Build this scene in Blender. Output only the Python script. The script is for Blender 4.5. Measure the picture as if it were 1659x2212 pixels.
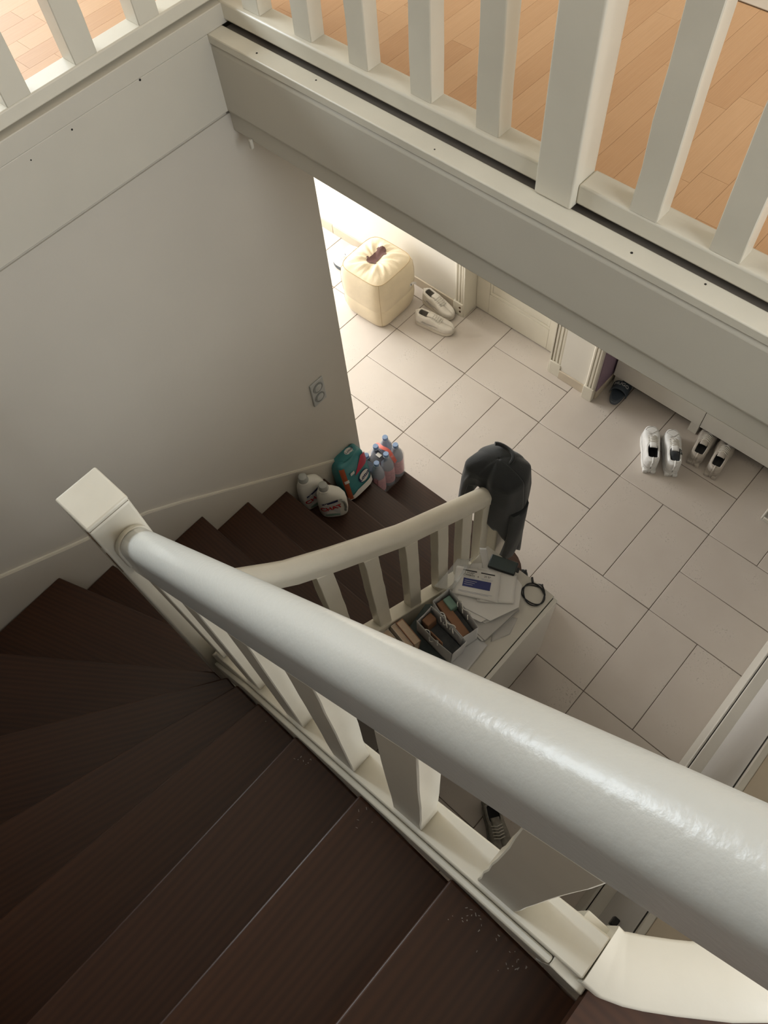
import bpy, math, random
from mathutils import Matrix, Vector
random.seed(7)
for o in list(bpy.data.objects): bpy.data.objects.remove(o)
scene = bpy.context.scene
COL = scene.collection

# ------------------------------------------------------------------ camera
cam_d = bpy.data.cameras.new('camera'); cam = bpy.data.objects.new('camera', cam_d); COL.objects.link(cam)
RGT, DWN, FWD = (0.73496, 0.674918, -0.065724), (0.574802, -0.671479, -0.467673), (-0.359773, 0.305943, -0.881455)
CAM = (1.93928, -2.50092, 4.03626)
cam.matrix_world = Matrix(((RGT[0], -DWN[0], -FWD[0], CAM[0]), (RGT[1], -DWN[1], -FWD[1], CAM[1]), (RGT[2], -DWN[2], -FWD[2], CAM[2]), (0, 0, 0, 1)))
cam_d.sensor_fit = 'HORIZONTAL'; cam_d.sensor_width = 36.0; cam_d.lens = 36.0 * 1658.29 / 1659.0
cam_d.clip_start = 0.02
scene.camera = cam

# ------------------------------------------------------------------ world, daylight, exposure
world = bpy.data.worlds.new('sky'); scene.world = world; world.use_nodes = True
bg = world.node_tree.nodes['Background']; bg.inputs[0].default_value = (0.80, 0.88, 1.0, 1); bg.inputs[1].default_value = 1.0
def window_light(name, loc, size_y, size_z, direction, watts, col):
    d = bpy.data.lights.new(name, 'AREA'); d.shape = 'RECTANGLE'; d.size = size_y; d.size_y = size_z
    d.energy = watts; d.color = col
    o = bpy.data.objects.new(name, d); COL.objects.link(o); o.location = loc
    o.rotation_euler = Vector(direction).to_track_quat('-Z', 'Z').to_euler()
    return o
window_light('upper_window_daylight', (-2.96, -2.45, 4.25), 0.95, 1.7, (1, 0, -0.12), 118, (0.85, 0.94, 1.0))
window_light('upper_window_daylight', (-2.96, -0.98, 4.25), 0.75, 1.7, (1, -0.2, -0.12), 36, (0.87, 0.95, 1.0))
window_light('corridor_window_daylight', (4.12, -0.9, 4.25), 0.7, 1.3, (-1, 0, -0.10), 26, (0.90, 0.95, 1.0))
window_light('landing_fill_light', (4.12, -2.1, 4.25), 1.0, 1.3, (-1, 0.05, -0.25), 36, (0.90, 0.95, 1.0))  # added fill without a known source, evens out the left stair wall
window_light('hall_door_daylight', (-2.70, -0.45, 1.25), 1.3, 2.0, (1, 0.05, -0.05), 96, (1.0, 0.985, 0.955))
scene.view_settings.view_transform = 'Standard'; scene.view_settings.look = 'None'
scene.view_settings.gamma = 1.0; scene.view_settings.use_curve_mapping = False
scene.view_settings.exposure = 0.30

# ------------------------------------------------------------------ materials
MATS = {}
def new_mat(name):
    m = bpy.data.materials.new(name); m.use_nodes = True; MATS[name] = m
    nt = m.node_tree; return m, nt, nt.nodes['Principled BSDF']
def lin(c): return tuple(((v / 255) / 12.92 if v / 255 <= 0.04045 else ((v / 255 + 0.055) / 1.055) ** 2.4) for v in c)
def mat(name, rgb, rough=0.5, var=0.0, scale=8.0, stretch=(1, 1, 1), bump=0.0, bscale=60.0, rnd=0.0, metal=0.0, coat=0.0, spec=0.5, trans=0.0, ior=1.45, alpha=1.0, sheen=0.0):
    """Procedural colour: base tone with noise variation, per-object random tint and fine bump."""
    m, nt, p = new_mat(name); c = lin(rgb); N = nt.nodes; L = nt.links
    p.inputs['Roughness'].default_value = rough; p.inputs['Metallic'].default_value = metal
    p.inputs['Specular IOR Level'].default_value = spec; p.inputs['Coat Weight'].default_value = coat
    p.inputs['Transmission Weight'].default_value = trans; p.inputs['IOR'].default_value = ior; p.inputs['Alpha'].default_value = alpha
    p.inputs['Sheen Weight'].default_value = sheen
    tc = N.new('ShaderNodeTexCoord'); mp = N.new('ShaderNodeMapping'); mp.inputs['Scale'].default_value = stretch
    L.new(tc.outputs['Object'], mp.inputs['Vector'])
    nz = N.new('ShaderNodeTexNoise'); nz.inputs['Scale'].default_value = scale; nz.inputs['Detail'].default_value = 5
    oi = N.new('ShaderNodeObjectInfo')
    if rnd > 0:
        ad = N.new('ShaderNodeVectorMath'); ad.operation = 'ADD'
        cx = N.new('ShaderNodeCombineXYZ'); ml = N.new('ShaderNodeMath'); ml.operation = 'MULTIPLY'; ml.inputs[1].default_value = 37.0
        L.new(oi.outputs['Random'], ml.inputs[0])
        for i in range(3): L.new(ml.outputs[0], cx.inputs[i])
        L.new(mp.outputs[0], ad.inputs[0]); L.new(cx.outputs[0], ad.inputs[1]); L.new(ad.outputs[0], nz.inputs['Vector'])
    else: L.new(mp.outputs[0], nz.inputs['Vector'])
    mr = N.new('ShaderNodeMapRange'); mr.inputs[1].default_value = 0.3; mr.inputs[2].default_value = 0.7
    mr.inputs[3].default_value = 1 - var; mr.inputs[4].default_value = 1 + var
    L.new(nz.outputs['Fac'], mr.inputs[0])
    val = mr.outputs[0]
    if rnd > 0:
        m2 = N.new('ShaderNodeMapRange'); m2.inputs[3].default_value = 1 - rnd; m2.inputs[4].default_value = 1 + rnd
        L.new(oi.outputs['Random'], m2.inputs[0])
        mu = N.new('ShaderNodeMath'); mu.operation = 'MULTIPLY'; L.new(val, mu.inputs[0]); L.new(m2.outputs[0], mu.inputs[1]); val = mu.outputs[0]
    sc = N.new('ShaderNodeVectorMath'); sc.operation = 'SCALE'; sc.inputs[0].default_value = c; L.new(val, sc.inputs['Scale'])
    L.new(sc.outputs[0], p.inputs['Base Color'])
    if bump > 0:
        n2 = N.new('ShaderNodeTexNoise'); n2.inputs['Scale'].default_value = bscale; n2.inputs['Detail'].default_value = 4
        L.new(mp.outputs[0], n2.inputs['Vector'])
        b = N.new('ShaderNodeBump'); b.inputs['Strength'].default_value = bump; b.inputs['Distance'].default_value = 0.002
        L.new(n2.outputs['Fac'], b.inputs['Height']); L.new(b.outputs[0], p.inputs['Normal'])
    return m
def tile_material():
    """Stone-look ceramic: pale beige, faint clouds, small pits clustered in patches."""
    m, nt, p = new_mat('tile'); N = nt.nodes; L = nt.links
    tc = N.new('ShaderNodeTexCoord'); oi = N.new('ShaderNodeObjectInfo')
    ad = N.new('ShaderNodeVectorMath'); ad.operation = 'ADD'
    sc = N.new('ShaderNodeVectorMath'); sc.operation = 'SCALE'; sc.inputs[0].default_value = (31, 17, 5)
    L.new(oi.outputs['Random'], sc.inputs['Scale']); L.new(tc.outputs['Object'], ad.inputs[0]); L.new(sc.outputs[0], ad.inputs[1])
    cl = N.new('ShaderNodeTexNoise'); cl.inputs['Scale'].default_value = 5; cl.inputs['Detail'].default_value = 4; L.new(ad.outputs[0], cl.inputs['Vector'])
    pit = N.new('ShaderNodeTexNoise'); pit.inputs['Scale'].default_value = 120; pit.inputs['Detail'].default_value = 3; L.new(ad.outputs[0], pit.inputs['Vector'])
    th = N.new('ShaderNodeMapRange'); th.inputs[1].default_value = 0.60; th.inputs[2].default_value = 0.70; L.new(pit.outputs['Fac'], th.inputs[0])
    pm = N.new('ShaderNodeMapRange'); pm.inputs[1].default_value = 0.54; pm.inputs[2].default_value = 0.66; L.new(cl.outputs['Fac'], pm.inputs[0])
    mk = N.new('ShaderNodeMath'); mk.operation = 'MULTIPLY'; L.new(th.outputs[0], mk.inputs[0]); L.new(pm.outputs[0], mk.inputs[1])
    cr = N.new('ShaderNodeMix'); cr.data_type = 'RGBA'
    cr.inputs[6].default_value = (*lin((201, 191, 181)), 1); cr.inputs[7].default_value = (*lin((214, 206, 197)), 1)
    L.new(cl.outputs['Fac'], cr.inputs[0])
    c2 = N.new('ShaderNodeMix'); c2.data_type = 'RGBA'; c2.inputs[7].default_value = (*lin((174, 165, 155)), 1)
    L.new(mk.outputs[0], c2.inputs[0]); L.new(cr.outputs[2], c2.inputs[6]); L.new(c2.outputs[2], p.inputs['Base Color'])
    p.inputs['Roughness'].default_value = 0.5
    mx = N.new('ShaderNodeMath'); mx.operation = 'MULTIPLY_ADD'; mx.inputs[1].default_value = -1.2; L.new(mk.outputs[0], mx.inputs[0]); L.new(cl.outputs['Fac'], mx.inputs[2])
    b = N.new('ShaderNodeBump'); b.inputs['Strength'].default_value = 0.35; b.inputs['Distance'].default_value = 0.002
    L.new(mx.outputs[0], b.inputs['Height']); L.new(b.outputs[0], p.inputs['Normal'])
    return m
def wood_material(name, dark, light, scale, rough, rnd, strength=0.12, rings=3.0):
    """Wood with grain along the object's local X axis."""
    m, nt, p = new_mat(name); N = nt.nodes; L = nt.links
    tc = N.new('ShaderNodeTexCoord'); oi = N.new('ShaderNodeObjectInfo')
    sc = N.new('ShaderNodeVectorMath'); sc.operation = 'SCALE'; sc.inputs[0].default_value = (23, 11, 3)
    L.new(oi.outputs['Random'], sc.inputs['Scale'])
    ad = N.new('ShaderNodeVectorMath'); ad.operation = 'ADD'; L.new(tc.outputs['Object'], ad.inputs[0]); L.new(sc.outputs[0], ad.inputs[1])
    mp = N.new('ShaderNodeMapping'); mp.inputs['Scale'].default_value = (scale * 0.09, scale, scale); L.new(ad.outputs[0], mp.inputs['Vector'])
    nz = N.new('ShaderNodeTexNoise'); nz.inputs['Scale'].default_value = 1.0; nz.inputs['Detail'].default_value = 6; nz.inputs['Distortion'].default_value = 0.6
    L.new(mp.outputs[0], nz.inputs['Vector'])
    wv = N.new('ShaderNodeTexWave'); wv.inputs['Scale'].default_value = 0.25 * rings; wv.inputs['Distortion'].default_value = 6; wv.inputs['Detail'].default_value = 3; wv.bands_direction = 'Y'
    L.new(mp.outputs[0], wv.inputs['Vector'])
    mi = N.new('ShaderNodeMix'); mi.data_type = 'FLOAT'; mi.inputs[0].default_value = 0.35; L.new(nz.outputs['Fac'], mi.inputs[2]); L.new(wv.outputs['Fac'], mi.inputs[3])
    rd = N.new('ShaderNodeMapRange'); rd.inputs[3].default_value = -rnd; rd.inputs[4].default_value = rnd; L.new(oi.outputs['Random'], rd.inputs[0])
    sm = N.new('ShaderNodeMath'); sm.operation = 'ADD'; sm.use_clamp = True; L.new(mi.outputs[0], sm.inputs[0]); L.new(rd.outputs[0], sm.inputs[1])
    cr = N.new('ShaderNodeMix'); cr.data_type = 'RGBA'; cr.inputs[6].default_value = (*lin(dark), 1); cr.inputs[7].default_value = (*lin(light), 1)
    L.new(sm.outputs[0], cr.inputs[0]); L.new(cr.outputs[2], p.inputs['Base Color'])
    p.inputs['Roughness'].default_value = rough
    b = N.new('ShaderNodeBump'); b.inputs['Strength'].default_value = strength; b.inputs['Distance'].default_value = 0.001
    L.new(nz.outputs['Fac'], b.inputs['Height']); L.new(b.outputs[0], p.inputs['Normal'])
    return m

tile_material()
wood_material('dark_wood', (41, 20, 8), (72, 42, 23), 26, 0.42, 0.10)
wood_material('laminate', (190, 142, 98), (220, 178, 134), 34, 0.46, 0.22, 0.05)
mat('grout', (120, 108, 98), 0.9, 0.10, 40)
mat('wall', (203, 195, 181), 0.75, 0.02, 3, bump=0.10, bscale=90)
mat('wall_dark', (104, 101, 96), 0.8, 0.03, 3)  # dark tone set to cut bounce off the unseen back wall
mat('wall_hall', (230, 225, 214), 0.75, 0.02, 3, bump=0.08, bscale=90)
mat('white_paint', (220, 213, 196), 0.36, 0.035, 7, bump=0.16, bscale=45)
mat('cream_paint', (224, 218, 202), 0.36, 0.04, 7, bump=0.16, bscale=45)
mat('gloss_rail', (222, 223, 218), 0.25, 0.02, 5, bump=0.22, bscale=120)
mat('fascia_paint', (204, 197, 182), 0.5, 0.02, 5, bump=0.10, bscale=60)
mat('bare_wood', (92, 70, 46), 0.8, 0.2, 30)
mat('purple_paint', (142, 120, 136), 0.6, 0.03)
mat('dark_gap', (38, 34, 30), 0.9)  # near-black fill, shade of gaps put into colour; also colours nail holes
mat('gap_shade', (104, 96, 86), 0.9)  # shade in the beam groove, painted as a darker tone
mat('plastic_plate', (176, 175, 168), 0.35, 0.01)
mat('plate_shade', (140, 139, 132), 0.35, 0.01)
mat('gloss_white', (222, 220, 212), 0.12, 0.0)
mat('satin_white', (216, 212, 202), 0.35, 0.01)
mat('grey_panel', (205, 202, 198), 0.45, 0.03, 6)
mat('beige_top', (205, 192, 172), 0.5, 0.05, 6)
mat('black_plastic', (34, 36, 38), 0.35, 0.0)
mat('pouf_cloth', (224, 208, 178), 0.9, 0.05, 9, bump=0.5, bscale=160, sheen=0.2)
mat('pouf_seam', (190, 166, 128), 0.9)
mat('skate_print', (104, 76, 72), 0.85, 0.10, 40)
mat('tag_white', (236, 232, 226), 0.8)
mat('ink', (52, 50, 52), 0.7)
mat('black_cloth', (44, 47, 49), 0.92, 0.10, 14, bump=0.4, bscale=220, sheen=0.3)
mat('shoe_white', (226, 220, 210), 0.55, 0.05, 30, bump=0.25, bscale=120)
mat('shoe_bright', (232, 232, 230), 0.5, 0.06, 40, bump=0.25, bscale=120)
mat('shoe_grey', (178, 174, 168), 0.6, 0.1, 40)
mat('shoe_taupe', (188, 180, 170), 0.6, 0.08, 40, bump=0.25, bscale=120)
mat('shoe_sole', (214, 206, 192), 0.6, 0.05, 30)
mat('shoe_lining', (60, 60, 62), 0.9, 0.1, 30)
mat('shoe_lining_pale', (158, 152, 144), 0.9, 0.1, 30)
mat('shoe_dim', (150, 146, 136), 0.6, 0.22, 50)
mat('lace', (222, 218, 208), 0.8)
mat('slide_navy', (66, 76, 86), 0.6, 0.06, 20)
mat('slide_sole', (86, 94, 102), 0.6, 0.06, 20)
mat('hugo_white', (214, 216, 216), 0.6)
mat('detergent_white', (226, 224, 214), 0.3, 0.01)
mat('detergent_cap', (206, 208, 202), 0.25, 0.0, trans=0.35)
mat('label_pale', (206, 208, 206), 0.35, 0.08, 25)
mat('label_navy', (44, 48, 92), 0.35)
mat('label_red', (192, 40, 46), 0.35)
mat('label_green', (130, 164, 150), 0.4, 0.1, 30)
mat('lotus_teal', (66, 134, 138), 0.3, 0.08, 18, bump=0.3, bscale=25)
mat('lotus_red', (190, 50, 76), 0.3, 0.05, bump=0.3, bscale=25)
mat('lotus_white', (228, 226, 220), 0.3, 0.02, bump=0.3, bscale=25)
mat('lotus_strap', (176, 92, 62), 0.35, 0.05)
mat('bottle_clear', (222, 230, 242), 0.10, 0.0, trans=0.5, ior=1.33)
mat('bottle_label', (240, 180, 188), 0.3, 0.16, 60, trans=0.1)
mat('bottle_cap', (150, 176, 214), 0.35)
mat('bottle_ring', (228, 232, 238), 0.35)
mat('film', (238, 238, 244), 0.12, 0.0, alpha=0.2)
mat('film_handle', (226, 110, 96), 0.4, 0.05)
mat('film_dark', (66, 68, 78), 0.3, 0.15, 40)
mat('paper', (226, 224, 220), 0.7, 0.015)
mat('paper_grey', (196, 194, 190), 0.7, 0.03)
mat('paper_kraft', (150, 112, 86), 0.75, 0.1, 20)
mat('banner_blue', (58, 66, 124), 0.5)
mat('fine_print', (178, 178, 186), 0.7)
mat('plastic_bag', (222, 224, 224), 0.25, 0.0, alpha=0.32)
mat('book_page', (206, 184, 160), 0.8, 0.1, 90, stretch=(1, 1, 12))
mat('book_cover', (170, 126, 100), 0.6, 0.05)
mat('book_pale', (214, 202, 188), 0.7, 0.05, 60)
mat('folder_green', (62, 74, 74), 0.5, 0.05)
mat('folder_blue', (84, 96, 108), 0.5, 0.05)
mat('bag_white', (214, 214, 214), 0.5, 0.02)
mat('bag_inside', (142, 130, 124), 0.6, 0.08, 14)
mat('stuff_dark', (84, 88, 90), 0.7, 0.3, 22)
mat('ribbon', (232, 230, 224), 0.5)
mat('cable_rubber', (36, 38, 40), 0.45)
m_glass, _nt, _p = new_mat('window_glass'); _p.inputs['Transmission Weight'].default_value = 1.0; _p.inputs['Roughness'].default_value = 0.0; _p.inputs['IOR'].default_value = 1.02; _p.inputs['Base Color'].default_value = (0.95, 0.98, 1, 1)

# ------------------------------------------------------------------ mesh helpers
class MB:
    def __init__(s): s.v = []; s.f = []
    def add(s, vs, fs):
        n = len(s.v); s.v += [tuple(q) for q in vs]; s.f += [tuple(i + n for i in f) for f in fs]; return s
    def box(s, x0, x1, y0, y1, z0, z1):
        v = [(x0, y0, z0), (x1, y0, z0), (x1, y1, z0), (x0, y1, z0), (x0, y0, z1), (x1, y0, z1), (x1, y1, z1), (x0, y1, z1)]
        return s.add(v, [(0, 3, 2, 1), (4, 5, 6, 7), (0, 1, 5, 4), (1, 2, 6, 5), (2, 3, 7, 6), (3, 0, 4, 7)])
    def loft(s, rings, cap0=True, cap1=True, closed=True):
        m = len(rings[0]); v = [p for r in rings for p in r]; f = []
        for i in range(len(rings) - 1):
            for j in range(m if closed else m - 1):
                k = (j + 1) % m; f.append((i * m + j, i * m + k, (i + 1) * m + k, (i + 1) * m + j))
        if cap0 and closed: f.append(tuple(range(m - 1, -1, -1)))
        if cap1 and closed: f.append(tuple((len(rings) - 1) * m + j for j in range(m)))
        return s.add(v, f)
    def prism(s, poly, fn0, fn1):
        """poly: 2D points, fn0/fn1 map a 2D point to the two 3D faces."""
        return s.loft([[fn0(p) for p in poly], [fn1(p) for p in poly]])
    def zprism(s, poly, z0, z1): return s.prism(poly, lambda p: (p[0], p[1], z0), lambda p: (p[0], p[1], z1))
    def xprism(s, poly, x0, x1): return s.prism(poly, lambda p: (x0, p[0], p[1]), lambda p: (x1, p[0], p[1]))
    def yprism(s, poly, y0, y1): return s.prism(poly, lambda p: (p[0], y0, p[1]), lambda p: (p[0], y1, p[1]))
    def grid(s, rows):
        m = len(rows[0]); v = [p for r in rows for p in r]
        return s.add(v, [(i * m + j, i * m + j + 1, (i + 1) * m + j + 1, (i + 1) * m + j) for i in range(len(rows) - 1) for j in range(m - 1)])
    def tube(s, path, r, n=8, closed=False):
        P = [Vector(p) for p in path]; rings = []; up = Vector((0.13, 0.21, 1)).normalized()
        for i, p in enumerate(P):
            a = P[(i - 1) % len(P)] if (closed or i > 0) else p; b = P[(i + 1) % len(P)] if (closed or i < len(P) - 1) else p
            t = (b - a).normalized(); u = t.cross(up)
            if u.length < 1e-4: u = t.cross(Vector((1, 0, 0)))
            u.normalize(); w = u.cross(t)
            rings.append([tuple(p + r * (math.cos(6.2832 * k / n) * u + math.sin(6.2832 * k / n) * w)) for k in range(n)])
        if closed: rings.append(rings[0])
        return s.loft(rings, not closed, not closed)
    def sweep(s, profile, path):
        """Plumb sweep: profile (across, up) carried along a 3D path."""
        P = [Vector(p) for p in path]; rings = []
        for i, p in enumerate(P):
            a = P[max(i - 1, 0)]; b = P[min(i + 1, len(P) - 1)]; t = (b - a); t.z = 0; t.normalize()
            n = Vector((-t.y, t.x, 0))
            rings.append([tuple(p + n * u + Vector((0, 0, v))) for u, v in profile])
        return s.loft(rings)
    def lathe(s, prof, n=24, cx=0, cy=0):
        return s.loft([[(cx + r * math.cos(6.2832 * k / n), cy + r * math.sin(6.2832 * k / n), z) for k in range(n)] for r, z in prof])
    def build(s, name, m, parent=None, smooth=False, bevel=0.0, seg=2, M=None, solid=0.0, angle=40):
        me = bpy.data.meshes.new(name)
        inv = M.inverted() if M else None
        me.from_pydata([tuple(inv @ Vector(q)) for q in s.v] if M else s.v, [], s.f); me.update()
        import bmesh
        bm = bmesh.new(); bm.from_mesh(me); bmesh.ops.recalc_face_normals(bm, faces=bm.faces); bm.to_mesh(me); bm.free()
        me.materials.append(MATS[m]); o = bpy.data.objects.new(name, me); COL.objects.link(o)
        if M: o.matrix_world = M
        if parent: o.parent = parent
        if smooth:
            for p in me.polygons: p.use_smooth = True
            me.set_sharp_from_angle(angle=math.radians(angle))
        if solid:
            q = o.modifiers.new('thickness', 'SOLIDIFY'); q.thickness = solid; q.offset = 0
        if bevel:
            q = o.modifiers.new('bevel', 'BEVEL'); q.width = bevel; q.segments = seg; q.limit_method = 'ANGLE'; q.angle_limit = math.radians(35); q.harden_normals = False
            for p in me.polygons: p.use_smooth = True
            me.set_sharp_from_angle(angle=math.radians(60))
        return o
def tag(o, label=None, cat=None, group=None, kind=None):
    if label: o['label'] = label
    if cat: o['category'] = cat
    if group: o['group'] = group
    if kind: o['kind'] = kind
    return o
def thing(name, label, cat, loc=(0, 0, 0), rz=0.0, group=None, rot=None):
    o = bpy.data.objects.new(name, None); COL.objects.link(o); o.location = loc
    o.rotation_euler = rot if rot else (0, 0, rz); o.empty_display_size = 0.05
    return tag(o, label, cat, group)
def struct(name, label, mb=None, m=None, **k):
    o = mb.build(name, m, **k) if mb else thing(name, None, None)
    return tag(o, label, 'building part', kind='structure')
def B(*a): return MB().box(*a)
def text(name, body, size, m, parent, mw, extrude=0.0003, align='CENTER', sx=1.0, shear=0.0, weight=0.0):
    c = bpy.data.curves.new(name, 'FONT'); c.body = body; c.size = size; c.align_x = align; c.align_y = 'CENTER'; c.extrude = extrude; c.shear = shear; c.offset = weight
    t = bpy.data.objects.new(name, c); COL.objects.link(t)
    dg = bpy.context.evaluated_depsgraph_get(); me = bpy.data.meshes.new_from_object(t.evaluated_get(dg))
    bpy.data.objects.remove(t); me.name = name; me.materials.clear(); me.materials.append(MATS[m])
    me.transform(mw @ Matrix.Diagonal((sx, 1, 1, 1)))
    o = bpy.data.objects.new(name, me); COL.objects.link(o); o.parent = parent
    return o
def frame(origin, xa, ya):
    x = Vector(xa).normalized(); z = x.cross(Vector(ya)).normalized(); y = z.cross(x)
    return Matrix(((x.x, y.x, z.x, origin[0]), (x.y, y.y, z.y, origin[1]), (x.z, y.z, z.z, origin[2]), (0, 0, 0, 1)))
def jitter_post(x0, x1, y0, y1, z0, z1, amp=0.0012, n=9, zb=None, ytop=None):
    """Hand-painted square baluster: edges wander slightly. zb(x) gives a sloping foot, z1 may be callable too."""
    rings = []
    for i in range(n + 1):
        t = i / n; d = [random.uniform(-amp, amp) for _ in range(4)]
        def zz(x):
            a = zb(x) if zb else z0; b = z1(x) if callable(z1) else z1
            return a + (b - a) * t
        dy = (ytop - y0) * t if ytop is not None else 0; ds = .017 * (x1 - x0) * t if ytop is not None else 0
        xa, xb, ya, yb = x0 + d[0], x1 + d[1], y0 + d[2] * (0 if ytop else 1) + dy, y1 + d[3] + dy
        rings.append([(xa, ya - ds, zz(x0)), (xb, ya + ds, zz(x1)), (xb, yb + ds, zz(x1)), (xa, yb - ds, zz(x0))])
    return MB().loft(rings)

# ================================================================== THE SETTING
R = 0.18; UP = 2.88
# ---- hall floor: grout bed with basket-weave tiles, two tiles to a 60 cm square
fl = struct('floor', 'pale beige tiled hall floor in basket weave pattern', B(-3.05, 3.3, -3.5, 1.35, -0.12, -0.0035), 'grout')
tme = None
for i in range(-5, 6):
    for j in range(-4, 2):
        for h in (0, 1):
            along_x = (i + j) % 2 == 0
            cx = (i + .5) * .6 + (0 if along_x else (h - .5) * .3); cy = (j + .5) * .6 + ((h - .5) * .3 if along_x else 0)
            if not (-2.98 < cx < 3.0 and -2.6 < cy < 1.0): continue
            if tme is None:
                q = B(-.2982, .2982, -.1482, .1482, -.012, 0).build('tile', 'tile', fl, bevel=0.0018, seg=1); tme = q
            else:
                q = tme.copy(); COL.objects.link(q); q.parent = fl
            q.location = (cx, cy, random.uniform(-.0004, 0)); q.rotation_euler = (0, 0, 0 if along_x else math.pi / 2)
            if random.random() < .5: q.rotation_euler.z += math.pi
# ---- stair wall (left) with groove below the landing fascia
wl = struct('wall_left', 'plain off-white plaster wall beside the stairs', B(-.02, .115, -3.5, -1.056, 0, 2.623), 'wall')
# ---- back wall, hall walls
struct('wall_back', 'unseen wall behind the stairs, toned dark grey to cut bounce light', B(-3.2, 4.4, -3.5, -3.3, 0, 5.5), 'wall_dark')  # out of view; darkened so less light bounces onto rail sides and treads
hw = MB(); hw.box(-3.05, -.396, .39, 1.2, 0, 2.56); hw.box(-.396, .481, .52, 1.2, 0, 2.56); hw.box(-.396, .481, .39, 1.2, 2.1, 2.56); hw.box(.481, .748, .36, 1.2, 0, 2.56)
struct('wall_far', 'cream plaster wall at the far side of the hall', hw, 'wall_hall')
struct('wall_niche', 'mauve painted recess behind the low white cabinet', MB().box(.7485, 3.2, 1.05, 1.2, 0, 2.56).box(.7485, .756, .365, 1.05, .075, 2.56), 'purple_paint')
struct('wall_right', 'off-white plaster wall at the right of the hall', B(3.0, 3.2, -3.3, 1.05, 0, 2.56), 'wall_hall')
# hall window wall (out of frame, left): opening y -1.1..0.2, z 0.25..2.25
hwl = MB(); X0, X1 = -3.0, -2.8
hwl.box(X0, X1, -3.3, -1.1, 0, 2.56).box(X0, X1, .2, .39, 0, 2.56).box(X0, X1, -1.1, .2, 2.25, 2.56).box(X0, X1, -1.1, .2, 0, .25)
struct('wall_hall_left', 'plaster wall with the glazed hall door', hwl, 'wall_hall')
def window(name, label, x0, x1, y0, y1, z0, z1, bars):
    w = struct(name, label)
    f = MB(); t = .05
    f.box(x0, x1, y0, y0 + t, z0, z1).box(x0, x1, y1 - t, y1, z0, z1).box(x0, x1, y0 + t, y1 - t, z0, z0 + t).box(x0, x1, y0 + t, y1 - t, z1 - t, z1)
    for b in bars: f.box(x0, x1, b - .02, b + .02, z0 + t, z1 - t)
    f.build('window_frame', 'white_paint', w)
    B((x0 + x1) / 2 - .003, (x0 + x1) / 2 + .003, y0 + .01, y1 - .01, z0 + .01, z1 - .01).build('pane', 'window_glass', w)
window('window_1', 'glazed hall door letting daylight onto the tiles', -2.92, -2.87, -1.1, .2, .25, 2.25, (-.45,))
# ---- storey slab: ceiling of the hall / carrier of the upper floor
sl = MB(); sl.box(-3.05, 4.3, -1.235, 1.2, 2.56, 2.845); sl.box(-3.05, .02, -3.3, -1.235, 2.64, 2.845); sl.box(2.62, 4.3, -3.3, -1.235, 2.60, 2.845); sl.box(2.20, 2.62, -3.3, -2.45, 2.70, 2.845)
struct('ceiling', 'white hall ceiling under the upper floor', sl, 'wall_hall')
# ---- upper storey shell
struct('wall_upper_far', 'off-white wall along the upper corridor', B(-3.05, 4.3, -.43, -.25, UP, 5.5), 'wall')
W = MB(); W.box(-3.2, -3.0, -3.3, -3.05, 2.6, 5.5).box(-3.2, -3.0, -.5, -.25, 2.6, 5.5).box(-3.2, -3.0, -3.05, -.5, 2.6, 3.35).box(-3.2, -3.0, -3.05, -.5, 5.15, 5.5).box(-3.2, -3.0, -1.92, -1.42, 3.35, 5.15)
struct('wall_upper_left', 'off-white wall with the upper window', W, 'wall')
window('window_2', 'upper window lighting the stairs from the left', -3.12, -3.06, -3.05, -1.92, 3.35, 5.15, (-2.48,))
window('window_4', 'upper window lighting the landing corner from the left', -3.12, -3.06, -1.42, -.5, 3.35, 5.15, ())
W = MB(); W.box(4.2, 4.4, -3.3, -2.7, 2.6, 5.5).box(4.2, 4.4, -1.5, -1.3, 2.6, 5.5).box(4.2, 4.4, -2.7, -1.5, 2.6, 3.5).box(4.2, 4.4, -2.7, -1.5, 5.0, 5.5).box(4.2, 4.4, -.5, -.25, 2.6, 5.5).box(4.2, 4.4, -1.3, -.5, 2.6, 3.5).box(4.2, 4.4, -1.3, -.5, 5.0, 5.5)
struct('wall_upper_right', 'off-white wall at the end of the upper corridor', W, 'wall')
window('window_3', 'narrow window at the end of the upper corridor', 4.26, 4.32, -1.3, -.5, 3.5, 5.0, ())
window('added_window_5', 'added window beside the landing at the right, made for the fill light', 4.26, 4.32, -2.7, -1.5, 3.5, 5.0, (-2.1,))  # made-up window built around the added fill light
struct('ceiling_upper', 'white ceiling over the stairwell', B(-3.2, 4.4, -3.5, -.25, 5.4, 5.55), 'wall')
struct('baseboard_upper', 'white baseboard along the upper corridor wall', B(-3.0, 4.2, -.452, -.43, UP, UP + .09), 'white_paint', bevel=.004)
# ---- upper floor: laminate strips running away from the well
uf = struct('floor_upper', 'honey coloured laminate strip floor on the upper landing', MB().box(-3.0, 4.2, -1.24, -.43, 2.845, 2.8755).box(-3.0, .03, -3.3, -1.24, 2.845, 2.8755).box(2.66, 4.2, -3.3, -1.24, 2.845, 2.8755), 'laminate')
pme = None
def plank(xc, y0, y1):
    global pme
    if pme is None:
        pme = B(-.5, .5, -.5, .5, -.5, .5).build('plank', 'laminate', uf)
        q = pme
    else:
        q = pme.copy(); COL.objects.link(q); q.parent = uf
    q.location = (xc, (y0 + y1) / 2, UP - .002); q.rotation_euler = (0, 0, math.pi / 2); q.scale = (y1 - y0 - .0006, .0664, .004)
xs = .02
while xs < 2.6:
    y = -1.24 - random.uniform(0, .3)
    while y < -.45:
        L_ = random.uniform(.28, .48); a = max(y, -1.236); b = min(y + L_, -.453)
        if b - a > .02: plank(xs + .0335, a, b)
        y += L_
    xs += .067
xs = -.85
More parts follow.
